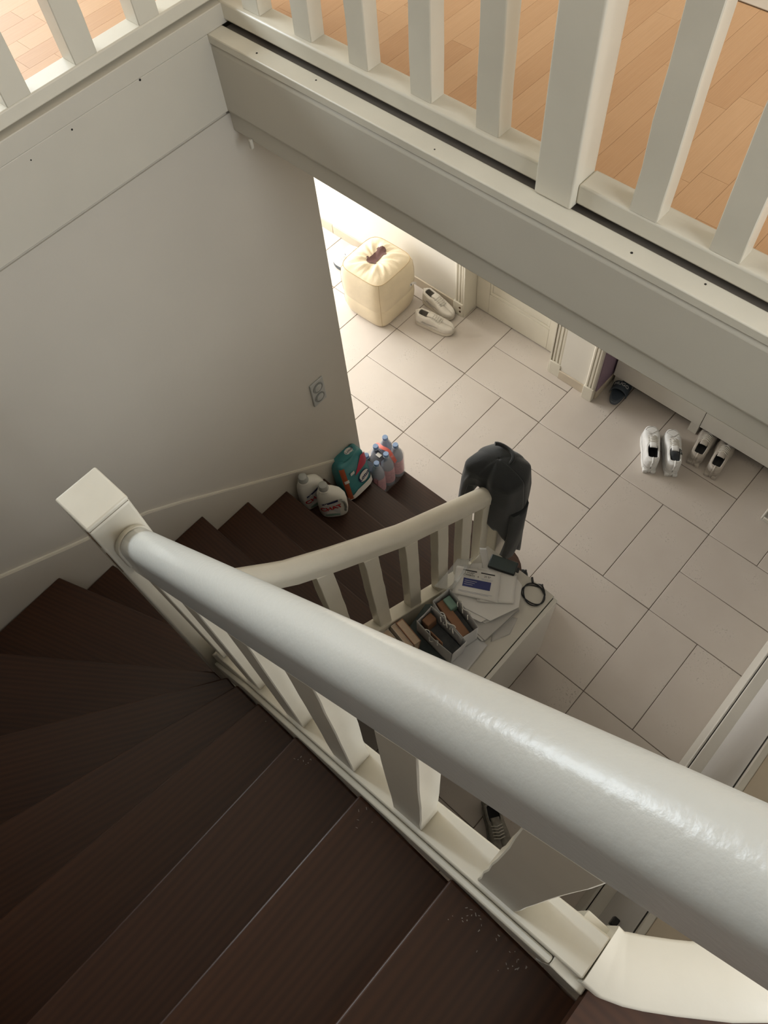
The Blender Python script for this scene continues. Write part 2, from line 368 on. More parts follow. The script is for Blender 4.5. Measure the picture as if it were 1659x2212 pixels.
while xs < .0:
    y = -2.35 - random.uniform(0, .3)
    while y < -1.05:
        L_ = random.uniform(.28, .48); a = max(y, -2.4); b = min(y + L_, -1.0)
        if b - a > .02 and xs + .0335 < .02: plank(xs + .0335, a, b)
        y += L_
    xs += .067
# ---- trims round the stairwell
t1 = struct('trim_1', 'painted fascia board below the left landing balustrade')
MB().xprism([(-3.3, 2.64), (-1.30, 2.64), (-1.30, 2.862), (-3.3, 2.862)], .02, .130).build('fascia_board', 'fascia_paint', t1, bevel=.003)
MB().xprism([(-3.3, 2.862), (-1.217, 2.862), (-1.217, 2.914), (-3.3, 2.914)], .02, .1312).build('cap_strip', 'fascia_paint', t1, bevel=.002)
B(.02, .110, -3.3, -1.335, 2.6232, 2.6398).build('shadow_groove', 'wall', t1)
t2 = struct('trim_2', 'painted beam below the far landing balustrade')
MB().yprism([(.10, 2.632), (2.62, 2.632), (2.62, 2.838), (.10, 2.838)], -1.340, -1.245).build('beam', 'fascia_paint', t2, bevel=.016, seg=4)
MB().yprism([(.122, 2.838), (2.62, 2.838), (2.62, 2.862), (.122, 2.862)], -1.3415, -1.287).build('cap_strip', 'white_paint', t2, bevel=.003)
MB().yprism([(.112, 2.566), (2.62, 2.556), (2.62, 2.70), (.112, 2.70)], -1.326, -1.2352).build('soffit_board', 'fascia_paint', t2, bevel=.004)
B(.131, 2.62, -1.2868, -1.24, 2.8385, 2.852).build('shadow_gap', 'gap_shade', t2)  # groove floor coloured dark as painted shade below the rail
B(.19, .202, -1.338, -1.3265, 2.545, 2.575).build('hook', 'fascia_paint', t2, bevel=.003)
def dot(x, y, z, r, axis, parent, name='nail_hole', m='dark_gap'):
    P = [(r * math.cos(6.2832 * i / 10), r * math.sin(6.2832 * i / 10)) for i in range(10)]
    mb = MB().xprism([(y + a, z + b) for a, b in P], x, x + .0005) if axis == 'x' else MB().zprism([(x + a, y + b) for a, b in P], z, z + .0005)
    return mb.build(name, m, parent)
for (y, z, r) in ((-1.575, 2.858, .0032), (-1.80, 2.846, .0026), (-1.93, 2.838, .002)): dot(.1305, y, z, r, 'x', t1)
for (x, y, r) in ((.30, -1.318, .003), (.505, -1.305, .0025), (.91, -1.322, .002), (1.44, -1.318, .003), (1.60, -1.30, .0025)): dot(x, y, 2.862, r, 'z', t2)
# ---- hall baseboards of tile strips
bb = struct('baseboard_far', 'beige tile baseboard along the far hall wall')
for k in range(6): B(-2.78 + k * .4, -2.383 + k * .4, .381, .3905, 0, .075).build('tile_strip', 'beige_top', bb, bevel=.003)
B(.482, .672, .350, .3605, 0, .075).build('tile_strip', 'beige_top', bb, bevel=.003)
B(.7485, .762, .362, 1.04, 0, .075).build('tile_strip', 'beige_top', bb, bevel=.003)
# ---- door with fluted casings
dr = struct('door_1', 'cream panelled door with fluted casing in the far hall wall')
def casing(x0, x1, yf, parent):
    w = x1 - x0
    prof = [(0, .0), (0, -.018), (.12, -.026), (.26, -.026), (.30, -.018), (.36, -.018), (.40, -.026), (.60, -.026), (.64, -.018), (.70, -.018), (.74, -.026), (.88, -.026), (1, -.018), (1, 0)]
    c = MB().loft([[(x0 + u * w, yf + v, z) for u, v in prof] for z in (.115, 2.12)]).build('casing', 'cream_paint', parent)
    b = B(x0 - .004, x1 + .004, yf - .034, yf, 0, .115).build('plinth_block', 'cream_paint', parent, bevel=.004)
    return b
for x0, x1 in ((-.396, -.322), (.407, .481)): casing(x0, x1, .389, dr)
ch = MB(); ch.zprism([(0, 0), (.012, .004), (.016, .018), (.006, .022), (-.006, .012)], 0, .0006)
for (cx, cz) in ((-.345, .07), (-.343, .035)):
    c = MB(); c.yprism([(cx + a, cz + b) for a, b in ((0, 0), (.010, .003), (.013, .015), (.004, .02), (-.006, .01))], .3538, .3552).build('paint_chip', 'bare_wood', dr)
B(-.3215, -.309, .36, .52, 0, 2.1).build('jamb', 'cream_paint', dr, bevel=.002)
B(.394, .4065, .36, .52, 0, 2.1).build('jamb', 'cream_paint', dr, bevel=.002)
dl = MB(); dl.box(-.308, .393, .497, .52, .008, 2.08); o = dl.build('door_leaf', 'cream_paint', dr)
fr = MB(); fr.box(-.308, -.20, .488, .4975, .008, 2.08).box(.285, .393, .488, .4975, .008, 2.08).box(-.20, .285, .488, .4975, .008, .19).box(-.20, .285, .488, .4975, .95, 1.1)
fr.build('door_rail_frame', 'cream_paint', dr, bevel=.003)
MB().box(-.20, .285, .4915, .4975, .19, .215).box(-.20, -.178, .4915, .4975, .215, .93).box(.263, .285, .4915, .4975, .215, .93).build('panel_moulding', 'cream_paint', dr, bevel=.003)
t3 = struct('trim_3', 'fluted white casing at the corner beside the mauve recess'); casing(.684, .748, .359, t3)
# ---- stair wall skirting, follows the flight
SK = [(-1.056, .44), (-1.36, .68), (-1.60, .875), (-1.845, 1.078), (-2.05, 1.25), (-2.20, 1.365), (-2.36, 1.455), (-2.51, 1.532), (-2.74, 1.66), (-3.05, 1.85), (-3.3, 2.02)]
sk = struct('baseboard_left', 'curved off-white skirting board climbing the stair wall')
poly = SK + [(y, z - .45) for y, z in reversed(SK)]
MB().loft([[(.1155, y, z) for y, z in poly], [(.130, y, z) for y, z in poly]], True, True).build('skirting_board', 'wall', sk)
MB().sweep([(-.003, -.012), (.018, -.012), (.020, -.004), (.014, .003), (-.003, .004)], [(.1185, y, z) for y, z in reversed(SK)]).build('skirting_bead', 'cream_paint', sk, smooth=True)

# ================================================================== STAIRS
st = thing('staircase', 'dark brown wooden winder staircase turning down to the tiled hall', 'staircase')
XW = .1305; YB = -3.298; XI = 1.012; YI = -2.447
NOS = {1: ((XW, -.884), (XI, -.872)), 2: ((XW, -1.122), (XI, -1.132)), 3: ((XW, -1.345), (XI, -1.352)), 4: ((XW, -1.580), (XI, -1.580)), 5: ((XW, -1.79), (XI, -1.80)),
       6: ((XW, -2.015), (XI - .01, -2.018)), 7: ((XW, -2.435), (.90, -2.30)), 8: ((XW, -2.609), (.93, -2.335)), 9: ((XW, -3.052), (.930, -2.458)),
       10: ((.481, YB), (1.047, YI)), 11: ((.905, YB), (1.156, YI)), 12: ((1.199, YB), (1.297, YI)), 13: ((1.473, YB), (1.474, YI)), 14: ((1.6905, YB), (1.6915, YI)), 15: ((1.911, YB), (1.9135, YI)), 16: ((2.128, YB), (2.128, YI)), 17: ((2.35, YB), (2.35, YI))}
def tread(k, poly, nos):
    a, b = Vector((*nos[0], 0)), Vector((*nos[1], 0)); z = k * R
    M = frame(((a.x + b.x) / 2, (a.y + b.y) / 2, z), b - a, Vector((0, 0, 1)).cross(b - a))
    return MB().zprism(poly, z - .032, z).build('tread', 'dark_wood', st, bevel=.005, seg=3, M=M)
def riser(k, nos):
    a, b = Vector(nos[0]), Vector(nos[1]); d = (b - a).normalized(); n = Vector((-d.y, d.x))
    lo, hi = NOS.get(k + 1, nos); c = (Vector(lo) + Vector(hi)) / 2
    if (c - (a + b) / 2).dot(n) < 0: n = -n
    p = [a + n * .028, b + n * .028, b + n * .044, a + n * .044]
    return MB().zprism([tuple(q) for q in p], (k - 1) * R, k * R - .032).build('riser', 'dark_wood', st)
def over(nos, nxt, e=.03):
    """push the next nosing line back under its riser"""
    a, b = Vector(nxt[0]), Vector(nxt[1]); d = (b - a).normalized(); n = Vector((-d.y, d.x))
    c = (Vector(nos[0]) + Vector(nos[1])) / 2
    if (c - (a + b) / 2).dot(n) > 0: n = -n
    return tuple(a + n * e), tuple(b + n * e)
for k in range(1, 16):
    n0 = NOS[k]; n1 = over(n0, NOS[k + 1])
    poly = [n0[0], n0[1], n1[1], n1[0]]
    if k == 1:   # bullnose end wrapping round the bottom post
        arc = [(1.03 + .165 * math.cos(t), -1.005 + .133 * math.sin(t)) for t in [math.pi / 2 - i * math.pi / 12 for i in range(13)]]
        poly = [n0[0], (XI, -.872)] + arc + [(XI, -1.162), n1[0]]
    if k == 6: poly = [n0[0], n0[1], (XI - .02, -2.2), (.93, -2.335), n1[1], n1[0]]
    if k == 7: poly = [n0[0], n0[1], (.93, -2.335), n1[1], n1[0]]
    if k == 9: poly = [n0[0], n0[1], (1.0, -2.455), n1[1], n1[0], (XW, YB)]
    if k == 8: poly = [n0[0], n0[1], (.93, -2.40), n1[1], n1[0]]
    o = tread(k, poly, n0)
    riser(k, n0)
riser(16, NOS[16])
# inner strings (closed boards carrying the balusters)
def nz_up(x): return 2.34 + .8245 * (x - 1.4735)          # nosing line of the upper flight
def ztop(x): return nz_up(x) + .052
us = MB(); us.yprism([(.986, 1.60), (.986, 1.86), (1.10, ztop(1.10) + .02), (1.25, ztop(1.25) + .005), (2.11, ztop(2.11)), (2.11, ztop(2.11) - .34)], -2.434, -2.372)
us.build('string_board', 'cream_paint', st, bevel=.003)
cl = MB(); cl.yprism([(1.0, 1.70), (1.0, 1.83), (1.25, ztop(1.25) - .016), (2.075, ztop(2.075) - .016), (2.075, ztop(2.075) - .12)], -2.4465, -2.4345)
cl.build('cover_strip', 'cream_paint', st, bevel=.003)
def nz_lo(y): return .18 + .795 * (-.885 - y)
def lo_path(y):   # plan line of the lower balustrade
    return 1.035 if y > -1.95 else 1.035 - .10 * ((-1.95 - y) / .41) ** 1.5
def lo_top(y): return nz_lo(y) + .05 if y > -2.0 else nz_lo(-2.0) + .05 + (-2.0 - y) * 1.15
ys = [-1.09 - i * (1.27 / 20) for i in range(21)]
MB().sweep([(-.031, -.36), (.031, -.36), (.031, 0), (-.031, 0)], [(lo_path(y), y, lo_top(y)) for y in ys]).build('string_board', 'cream_paint', st, bevel=.003)
# landing edge board that curves away beside the top step
cv = [(2.1108, -2.3955), (2.128, -2.3950), (2.142, -2.388), (2.16, -2.377), (2.19, -2.356), (2.24, -2.318), (2.30, -2.262), (2.35, -2.19), (2.385, -2.09), (2.40, -1.95), (2.40, -1.8), (2.40, -1.345)]
MB().sweep([(-.041, -.16), (.041, -.16), (.041, -.004), (.037, 0), (-.037, 0), (-.041, -.004)], [(x, y, 2.9185) for x, y in cv][::-1]).build('landing_edge_board', 'white_paint', st, smooth=True, angle=60)

B(2.076, 2.126, -2.4465, -2.36, UP - .18, 2.872).build('string_end_block', 'cream_paint', st, bevel=.002)

MB().zprism([(2.128, YB), (2.70, YB), (2.70, -1.345)] + cv[::-1] + [(2.128, -2.40)], UP - .032, UP).build('landing_board', 'dark_wood', st)
fk = MB()
for k in range(46):
    x = random.choice((1.95, 1.99, 2.04, 2.07, 1.32, 1.52, 1.72)) + random.uniform(-.03, .03); y = -2.456 - abs(random.gauss(0, .018)); n_ = sum(1 for q in (1.297, 1.474, 1.6915, 1.9135) if x > q + .004); z = (11 + n_) * R
    a = random.uniform(0, 6.28); L_ = random.uniform(.0006, .0028); w_ = random.uniform(.0004, .0010)
    fk.zprism([(x + L_ * math.cos(a) * u - w_ * math.sin(a) * v, y + L_ * math.sin(a) * u + w_ * math.cos(a) * v) for u, v in ((-1, -1), (1, -.6), (1, .8), (-.7, 1))], z, z + .0004)
o = fk.build('paint_specks', 'shoe_lining_pale', st); o['kind'] = 'stuff'

# ---- upper flight balustrade
ur = thing('stair_railing', 'white stair railing with thick glossy handrail along the upper flight', 'railing')
ux = [.985, 2.45]; HS = .914; HY = .034
def rail_c(x): return (x, -2.404 + HY * (x - .985), 2.589 + HS * (x - .985))
def dprofile(w, arc_h, side, n=14, foot=.004):
    h = w / 2; p = [(h * math.cos(t), arc_h * math.sin(t)) for t in [math.pi * i / n for i in range(n + 1)]]
    return [(h - foot, -side), ] + [(h, -side + foot)] + p + [(-h, -side + foot), (-h + foot, -side)]
MB().sweep(dprofile(.073, .0495, .098, foot=.0006), [rail_c(.992 + i * .0908) for i in range(17)]).build('handrail', 'gloss_rail', ur, smooth=True, angle=50)
MB().sweep(dprofile(.083, .054, .06), [rail_c(.9855), rail_c(1.012)]).build('handrail_collar', 'cream_paint', ur, smooth=True, bevel=.003)
npost = MB(); npost.box(.876, .986, -2.459, -2.356, 1.30, 2.7085); npost.build('newel_post', 'cream_paint', ur, bevel=.006, seg=3)
B(.8755, .9865, -2.4595, -2.3555, 2.7105, 2.724).build('newel_cap', 'cream_paint', ur, bevel=.005, seg=3)
B(.879, .983, -2.456, -2.359, 2.704, 2.713).build('cap_joint', 'bare_wood', ur)
for q in ([(.95, 2.645), (.984, 2.645), (.984, 2.7085), (.970, 2.7085), (.966, 2.69), (.973, 2.67), (.962, 2.66)], [(.965, 2.54), (.984, 2.52), (.984, 2.62), (.976, 2.60)]):
    MB().yprism(q, -2.4602, -2.4588).build('paint_chip', 'bare_wood', ur)
for (x0, x1) in ((1.075, 1.135), (1.25, 1.315), (1.43, 1.495), (1.597, 1.662), (1.768, 1.833), (1.945, 2.010)):
    f = lambda x: ztop(x) - .004 if x > 1.2 else ztop(x) + .012
    g = lambda x: rail_c(x)[2] - .096
    jitter_post(x0, x1, -2.4268, -2.384, 0, g, .0016, 9, f, rail_c((x0 + x1) / 2)[1] - .0368).build('baluster', 'white_paint', ur, bevel=.002, seg=1)

# ---- lower flight balustrade
lr = thing('lower_stair_railing', 'cream stair railing curving down to the hall beside the papers', 'railing')
def lrx(y):
    pts = [(-1.0, 1.021), (-1.65, 1.020), (-1.95, .990), (-2.19, .957), (-2.36, .935)]
    for (a, b), (c, d) in zip(pts, pts[1:]):
        if y >= c: f = (a - y) / (a - c); return b + (d - b) * f
    return .935
def lrail(y):
    z = nz_lo(y) + .73 if y > -2.1 else nz_lo(-2.1) + .73 + (-2.1 - y) * 1.1
    return (lrx(y), y, z)
ys2 = [-1.13 - i * (1.225 / 28) for i in range(29)]
MB().sweep(dprofile(.075, .046, .048), [lrail(y) for y in ys2]).build('handrail', 'cream_paint', lr, smooth=True, angle=50)
for yc in (-1.215, -1.3, -1.457, -1.638, -1.822, -2.005, -2.185):
    if yc == -1.215: continue
    x = lo_path(yc); w = .033; xt = lrx(yc) + .0155
    rings = []
    for i in range(10):
        t = i / 9; d = [random.uniform(-.0016, .0016) for _ in range(4)]
        def zz(y): return lo_top(y) - .004 + (lrail(y)[2] - .044 - lo_top(y)) * t
        xm = x + (xt - x) * t; rings.append([(xm - .022 + d[0], yc - w + d[1], zz(yc - w)), (xm + .0222, yc - w + d[1], zz(yc - w)), (xm + .0222, yc + w + d[3], zz(yc + w)), (xm - .022 + d[0], yc + w + d[3], zz(yc + w))])
    MB().loft(rings).build('baluster', 'cream_paint', lr, bevel=.002, seg=1)
rings = []
B(1.008, 1.056, -1.19, -1.135, nz_lo(-1.16) - .02, lrail(-1.16)[2] - .05).build('end_baluster', 'cream_paint', lr, bevel=.003)
B(.98, 1.08, -1.09, -.99, .181, 1.18).build('bottom_post', 'cream_paint', lr, bevel=.008, seg=3)
B(.975, 1.085, -1.095, -.985, 1.181, 1.205).build('post_cap', 'cream_paint', lr, bevel=.008, seg=3)

# ---- landing balustrades
bl = thing('landing_balustrade', 'white landing balustrade at the left with square balusters lit from behind', 'railing')
B(.056, .1165, -3.29, -1.217, 2.9235, 2.960).build('bottom_rail', 'white_paint', bl, bevel=.004)
for k in range(9):
    y1 = -1.452 - .1975 * (k - 1); y0 = y1 - .067
    if k == 0: continue
    jitter_post(.058, .114, y0, y1, 2.959, 3.80, .0014).build('baluster', 'white_paint', bl, bevel=.002, seg=1)
jitter_post(.052, .121, -1.29, -1.217, 2.9602, 3.86, .001).build('corner_post', 'white_paint', bl, bevel=.003)
MB().sweep(dprofile(.07, .036, .05), [(.085, -3.29, 3.85), (.085, -1.335, 3.85)]).build('handrail', 'gloss_rail', bl, smooth=True)
br = thing('corridor_balustrade', 'white landing balustrade with a thicker post along the upper corridor', 'railing')
B(.117, 1.1735, -1.277, -1.215, 2.870, 2.918).build('bottom_rail', 'white_paint', br, bevel=.005)
B(1.2695, 2.60, -1.279, -1.217, 2.870, 2.918).build('bottom_rail', 'white_paint', br, bevel=.005)
B(1.1735, 1.2695, -1.2975, -1.2175, 2.8625, 3.95).build('newel_post', 'white_paint', br, bevel=.006, seg=3)
for (x0, x1, ya) in ((.205, .268, -1.264), (.398, .461, -1.264), (.588, .651, -1.264), (.785, .850, -1.264), (.980, 1.045, -1.266), (1.392, 1.457, -1.2765), (1.573, 1.638, -1.2765), (1.756, 1.821, -1.2765), (1.94, 2.005, -1.2765), (2.12, 2.185, -1.2765)):
    jitter_post(x0, x1, ya, ya + .047, 2.917, 3.80, .0016).build('baluster', 'white_paint', br, bevel=.002, seg=1)
MB().sweep(dprofile(.07, .036, .05), [(.13, -1.25, 3.85), (2.60, -1.25, 3.85)]).build('handrail', 'gloss_rail', br, smooth=True)

# ================================================================== WALL SOCKET
sp = thing('wall_socket', 'grey plastic double power socket on the stair wall', 'socket', (.115, -1.248, 1.19))
B(0, .010, -.041, .041, -.078, .078).build('cover_plate', 'plastic_plate', sp, bevel=.004, seg=3)
for dz in (.034, -.034):
    r = MB(); ring = lambda ra, x: [(x, ra * math.cos(t), dz + ra * math.sin(t)) for t in [6.2832 * i / 28 for i in range(28)]]
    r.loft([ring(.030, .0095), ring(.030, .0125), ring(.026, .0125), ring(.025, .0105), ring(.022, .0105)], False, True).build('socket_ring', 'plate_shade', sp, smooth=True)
    r = MB(); r.loft([ring(.021, .0102), ring(.021, .0135), ring(.018, .0145)]).build('socket_insert', 'plastic_plate', sp, smooth=True)

# ================================================================== LOW WHITE CABINET, FAR WALL
cb = thing('low_cabinet', 'long low white cabinet on short feet in the mauve recess', 'cabinet', (.766, .522, 0))
B(.01, 2.1, .02, .48, .10, .78).build('carcass', 'satin_white', cb, bevel=.002)
for x0, x1 in ((.004, .612), (.616, 1.30), (1.304, 2.1)): B(x0, x1, 0, .019, .10, .775).build('door_panel', 'satin_white', cb, bevel=.002)
for x in (.583, 1.30, 2.05, .04): B(x - .028, x + .028, .012, .062, 0, .10).build('foot', 'satin_white', cb, bevel=.002)
for x in (.583, 1.30, .04): B(x - .025, x + .025, .40, .45, 0, .10).build('foot', 'satin_white', cb)

# ================================================================== GLOSSY CONSOLE UNDER THE RAILING
CZ = .83
cn = thing('console_cabinet', 'white glossy console cabinet covered in papers beside the lower stair railing', 'cabinet', (1.30, -1.50, 0))
B(1.11 - 1.3, 1.486 - 1.3, -.47, .293, .05, CZ - .0005).build('carcass', 'satin_white', cn, bevel=.002)
B(1.490 - 1.3, 1.509 - 1.3, -.47, .287, .10, CZ - .002).build('front_panel', 'gloss_white', cn, bevel=.002)
B(1.486 - 1.3, 1.4895 - 1.3, -.465, .285, .10, CZ - .012).build('panel_gap', 'dark_gap', cn)
B(1.14 - 1.3, 1.492 - 1.3, -.45, .30, 0, .05).build('plinth', 'grey_panel', cn, bevel=.002)

# ================================================================== CABINET AT THE RIGHT
rc = thing('drawer_cabinet', 'white cabinet with ledge and black square knob at the lower right', 'cabinet', (2.36, -1.1, 0))
def RB(name, m, x0, x1, z0, z1, y0=-2.12, y1=.15, **k): return B(x0 - 2.36, x1 - 2.36, y0 + 1.1, y1 + 1.1, z0, z1).build(name, m, rc, **k)
RB('plinth', 'satin_white', 2.36, 2.70, 0, .272, bevel=.006)
RB('ledge', 'satin_white', 2.375, 2.70, .2805, .295, bevel=.004)
RB('drawer_front', 'grey_panel', 2.426, 2.445, .2955, 1.10, bevel=.003)
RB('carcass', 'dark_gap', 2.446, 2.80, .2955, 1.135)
RB('lip_gap_shade', 'dark_gap', 2.4285, 2.4458, 1.1002, 1.1418)  # dark strip painted as the shade below the top lip
RB('plinth_gap', 'dark_gap', 2.372, 2.69, .2722, .2803)
RB('top_lip', 'satin_white', 2.426, 2.450, 1.142, 1.17, bevel=.003)
RB('top_board', 'beige_top', 2.4505, 2.86, 1.1355, 1.165, bevel=.002)
B(2.402 - 2.36, 2.426 - 2.36, -2.095 + 1.1, -2.06 + 1.1, .76, .80).build('knob', 'black_plastic', rc, bevel=.004)

# small white tray at the right edge
tr = thing('plastic_tray', 'corner of a small white tray at the right edge of the floor', 'tray', (2.04, .33, 0))
B(-.075, .09, -.06, .09, 0, .006).build('tray_base', 'grey_panel', tr, bevel=.002)
MB().box(-.078, -.066, -.06, .09, .0062, .035).box(-.066, .09, -.062, -.05, .0062, .035).box(-.066, .09, .08, .09, .0062, .035).build('tray_rim', 'satin_white', tr, bevel=.004)

# ================================================================== POUF
pf = thing('pouf', 'square cream fabric pouf with skateboard motif by the far wall', 'pouf', (-.842, .098, 0), 0.02)
PA, PH = .185, .37
def sup(t, a, n=5.0):
    c, s_ = math.cos(t), math.sin(t); r = a / ((abs(c) ** n + abs(s_) ** n) ** (1 / n)); return r * c, r * s_
NP = 72
def pring(a, z, n=5.0, wob=0): return [(*[q * (1 + wob * math.sin(7 * t + z * 40)) for q in sup(t, a, n)], z) for t in [6.2832 * i / NP for i in range(NP)]]
prof = [(.168, .0), (.180, .012), (.190, .05), (.194, .10), (.192, .150), (.1895, .155), (.192, .16), (.197, .22), (.197, .30), (.191, .365), (.1785, .388)]
MB().loft([pring(a, z, 5.0, .004) for a, z in prof], True, False).build('side_panel', 'pouf_cloth', pf, smooth=True, angle=80)
def ptop(x, y):
    r = math.hypot(x, y); t = math.atan2(y, x); k = min(1, (abs(x) ** 5 + abs(y) ** 5) ** .2 / .1785)
    dome = .034 * (1 - k ** 4) - .030 * math.exp(-(r / .06) ** 2)
    wr = .010 * math.sin(11 * t + 3 * math.sin(2 * t) + 14 * r) * math.sin(min(1, r / .17) * math.pi) ** 1.0 * (1 - k ** 8) + .004 * math.sin(23 * t + 40 * r) * (r / .18) * (1 - k ** 8)
    return .388 + dome + wr * min(1, r / .10) ** 2
rows = []
for i in range(25):
    s_ = i / 24
    rows.append([(x, y, ptop(x, y)) for x, y in [sup(6.2832 * j / NP, .1785 * s_ + 1e-5, 3.4 + 0 * s_) if False else tuple(q * s_ for q in sup(6.2832 * j / NP, .1785, 5.0)) for j in range(NP)]] )
g = MB()
for r in rows: r.append(r[0])
g.grid(rows).build('top_panel', 'pouf_cloth', pf, smooth=True, angle=180)
MB().tube([(x * 1.004, y * 1.004,   .389) for x, y in [sup(6.2832 * i / NP, .1785, 5.0) for i in range(NP)]], .0022, 6, True).build('piping', 'pouf_seam', pf, smooth=True)
for t in (-2.356, -.785, .785, 2.356):
    P = [(*sup(t, a * 1.003, 5.0), z) for a, z in prof]
    MB().tube(P, .0012, 5).build('corner_seam', 'pouf_seam', pf, smooth=True)
# skateboard motif: flat print lying in the dimple
def board_pt(u, v): # along, across
    a = 1.52; return (-.015 + u * math.cos(a) - v * math.sin(a) + .0, .02 + u * math.sin(a) + v * math.cos(a))
def decal(fn, name, m, rows_=9, cols=9):
    r = []
    for i in range(rows_):
        rr = []
        for j in range(cols):
            x, y = fn(i / (rows_ - 1), j / (cols - 1)); rr.append((x, y, ptop(x, y) + .0042))
        r.append(rr)
    return MB().grid(r).build(name, m, pf, smooth=True)
def deck(i, j):
    u = -.082 + .164 * i; e = abs(u) / .082; w = .027 * (1 - max(0, (e - .62) / .38) ** 2) ** .5 if e < 1 else .0005
    return board_pt(u, (j - .5) * 2 * w)
decal(deck, 'skateboard_print', 'skate_print', 25, 9)
for u, v in ((.048, .033), (.048, -.033), (-.048, .033), (-.048, -.033)):
    decal(lambda i, j: board_pt(u + .009 * i * math.cos(6.2832 * j), v + .009 * i * math.sin(6.2832 * j)), 'wheel_print', 'skate_print', 3, 13)
B(.198, .1995, .095, .125, .205, .228).build('sewn_tag', 'tag_white', pf); B(.1996, .2001, .104, .111, .208, .225).build('tag_print', 'ink', pf)
MB().grid([[(.199, .125, .205), (.199, .125, .228)], [(.208, .133, .203), (.208, .133, .226)], [(.221, .135, .205), (.221, .135, .228)]]).build('tag_flap', 'tag_white', pf, solid=.001)

# ================================================================== SHOES
def sneaker(name, label, cat, loc, rz, L=.285, W=.098, H=.10, up='shoe_white', sole='shoe_sole', lining='shoe_lining_pale', laces=True, chunky=False, group=None, swoosh=None, panel=None, collar=.0):
    """Toe along local +X, heel at -L/2. Sole, upper shell with open collar, lining, tongue, laces."""
    t = thing(name, label, cat, loc, rz, group)
    nS = 40; omax = .50 if chunky else .46
    def hw(s):   # half width along the length, heel 0 .. toe 1
        base = .36 + .14 * math.sin(min(1, s / .75) * math.pi * .5)
        if s < .10: base *= math.sqrt(max(0, 1 - ((.10 - s) / .10) ** 2)) * .75 + .25 * (s / .1)
        if s > .74: base *= math.sqrt(max(0.0, 1 - ((s - .74) / .262) ** 2))
        if .25 < s < .6: base *= 1 - .07 * math.sin((s - .25) / .35 * math.pi)
        return max(base * W, .002)
    sh = .032 if not chunky else .044
    S = [i / nS for i in range(nS + 1)]
    out = [(L * (s - .5), hw(s) * (1.06 if chunky else 1.03)) for s in S]
    ring = [(x, -w) for x, w in out] + [(x, w) for x, w in reversed(out)]
    def zoff(x): return .012 * max(0, (x / L + .5 - .78) / .22) ** 2
    mb = MB(); levels = [(0, .93), (.008, 1.0), (sh * .55, 1.0), (sh * .62, .975), (sh, .985)] if not chunky else [(0, .95), (.010, 1.02), (.018, 1.02), (.020, .97), (.030, 1.03), (sh, 1.0)]
    mb.loft([[(x * (.985 if k == 0 else 1), y * m, z + zoff(x)) for x, y in ring] for k, (z, m) in enumerate(levels)])
    mb.build('sole', sole, t, smooth=True, angle=35)
    if chunky:   # split heel blocks under the midsole
        for yy in (-.5, .5):
            B(-L / 2 - .006, -L / 2 + .035, yy * W * .46 - .014, yy * W * .46 + .014, .0, .026).build('heel_block', sole, t, bevel=.006, seg=2)
    def hgt(s):
        pts = [(0, .90), (.06, 1.0), (.16, .93), (.30, .86), (.42, .96), (.52, .86), (.64, .68), (.76, .56), (.88, .47), (.96, .32), (1.0, .05)]
        for (a, b), (c, d) in zip(pts, pts[1:]):
            if s <= c: return (b + (d - b) * (s - a) / (c - a)) * (H - sh)
        return .05 * (H - sh)
    rows_o, rows_i = [], []
    m = 9
    for s in S:
        w = hw(s) * .97; h = hgt(s); x = L * (s - .5); z0 = sh - .002 + zoff(x)
        op = 0.0
        if .075 < s < omax: op = min(1, (s - .075) / .05) ** .5 * min(1, (omax - s) / .14) ** .6
        top_w = op * (.74 if chunky else .64)     # half opening as a fraction of the width
        r = []
        for k in range(2 * m + 1):
            u = k / m - 1     # -1 .. 1
            sg = -1 if u < 0 else 1; a = abs(u)
            # a=1 base, a=0 collar edge / top centre
            ww = top_w + (1 - top_w) * (1 - (1 - a) ** 2.2) ** .6 if a > 0 else top_w
            zz = h * (1 - a ** 2.6)
            r.append((x + (.004 * (1 - a) if s < .1 else 0), sg * ww * w, z0 + zz))
        L_ = r[:m] + [(r[m][0], -top_w * w, z0 + h)]; R_ = [(r[m][0], top_w * w, z0 + h)] + r[m + 1:]
        rows_o.append((L_, R_))
        # lining: from the collar down the inside to the insole
        ins = sh + .004
        li = [(x, -top_w * w - .0005, z0 + h - .001)] + [(x, -(top_w * .92) * w, ins + (h) * .45), (x, -top_w * .8 * w, ins), (x, 0, ins - .002), (x, top_w * .8 * w, ins), (x, (top_w * .92) * w, ins + h * .45), (x, top_w * w + .0005, z0 + h - .001)]
        rows_i.append(li)
    U = MB(); U.grid([q[0] for q in rows_o]); U.grid([q[1] for q in rows_o])
    U.build('upper', up, t, smooth=True, angle=60, solid=.003)
    sel = [q for s, q in zip(S, rows_i) if .07 < s < omax + .02]
    MB().grid(sel).build('lining', lining, t, smooth=True, angle=80)
    # padded collar edge
    cs = [s for s in S if .07 < s < omax + .01]
    lp = [rows_o[S.index(s)][0][-1] for s in cs]; rp = [rows_o[S.index(s)][1][0] for s in cs]
    MB().tube(lp + rp[::-1], .0042, 6, True).build('collar', up, t, smooth=True)
    hs = [rows_o[k][0][-1] for k in range(0, 5)]; MB().tube([(hs[0][0] - .003, 0, hs[0][2] - .045), (hs[0][0] - .004, 0, hs[0][2] - .02)] + [(x, 0, z + .001) for x, y, z in hs], .0055, 8).build('heel_tab', up, t, smooth=True)
    # tongue
    def cen(s): i = min(nS, max(0, round(s * nS))); q = rows_o[i]; return q[0][-1][2]
    tg = []
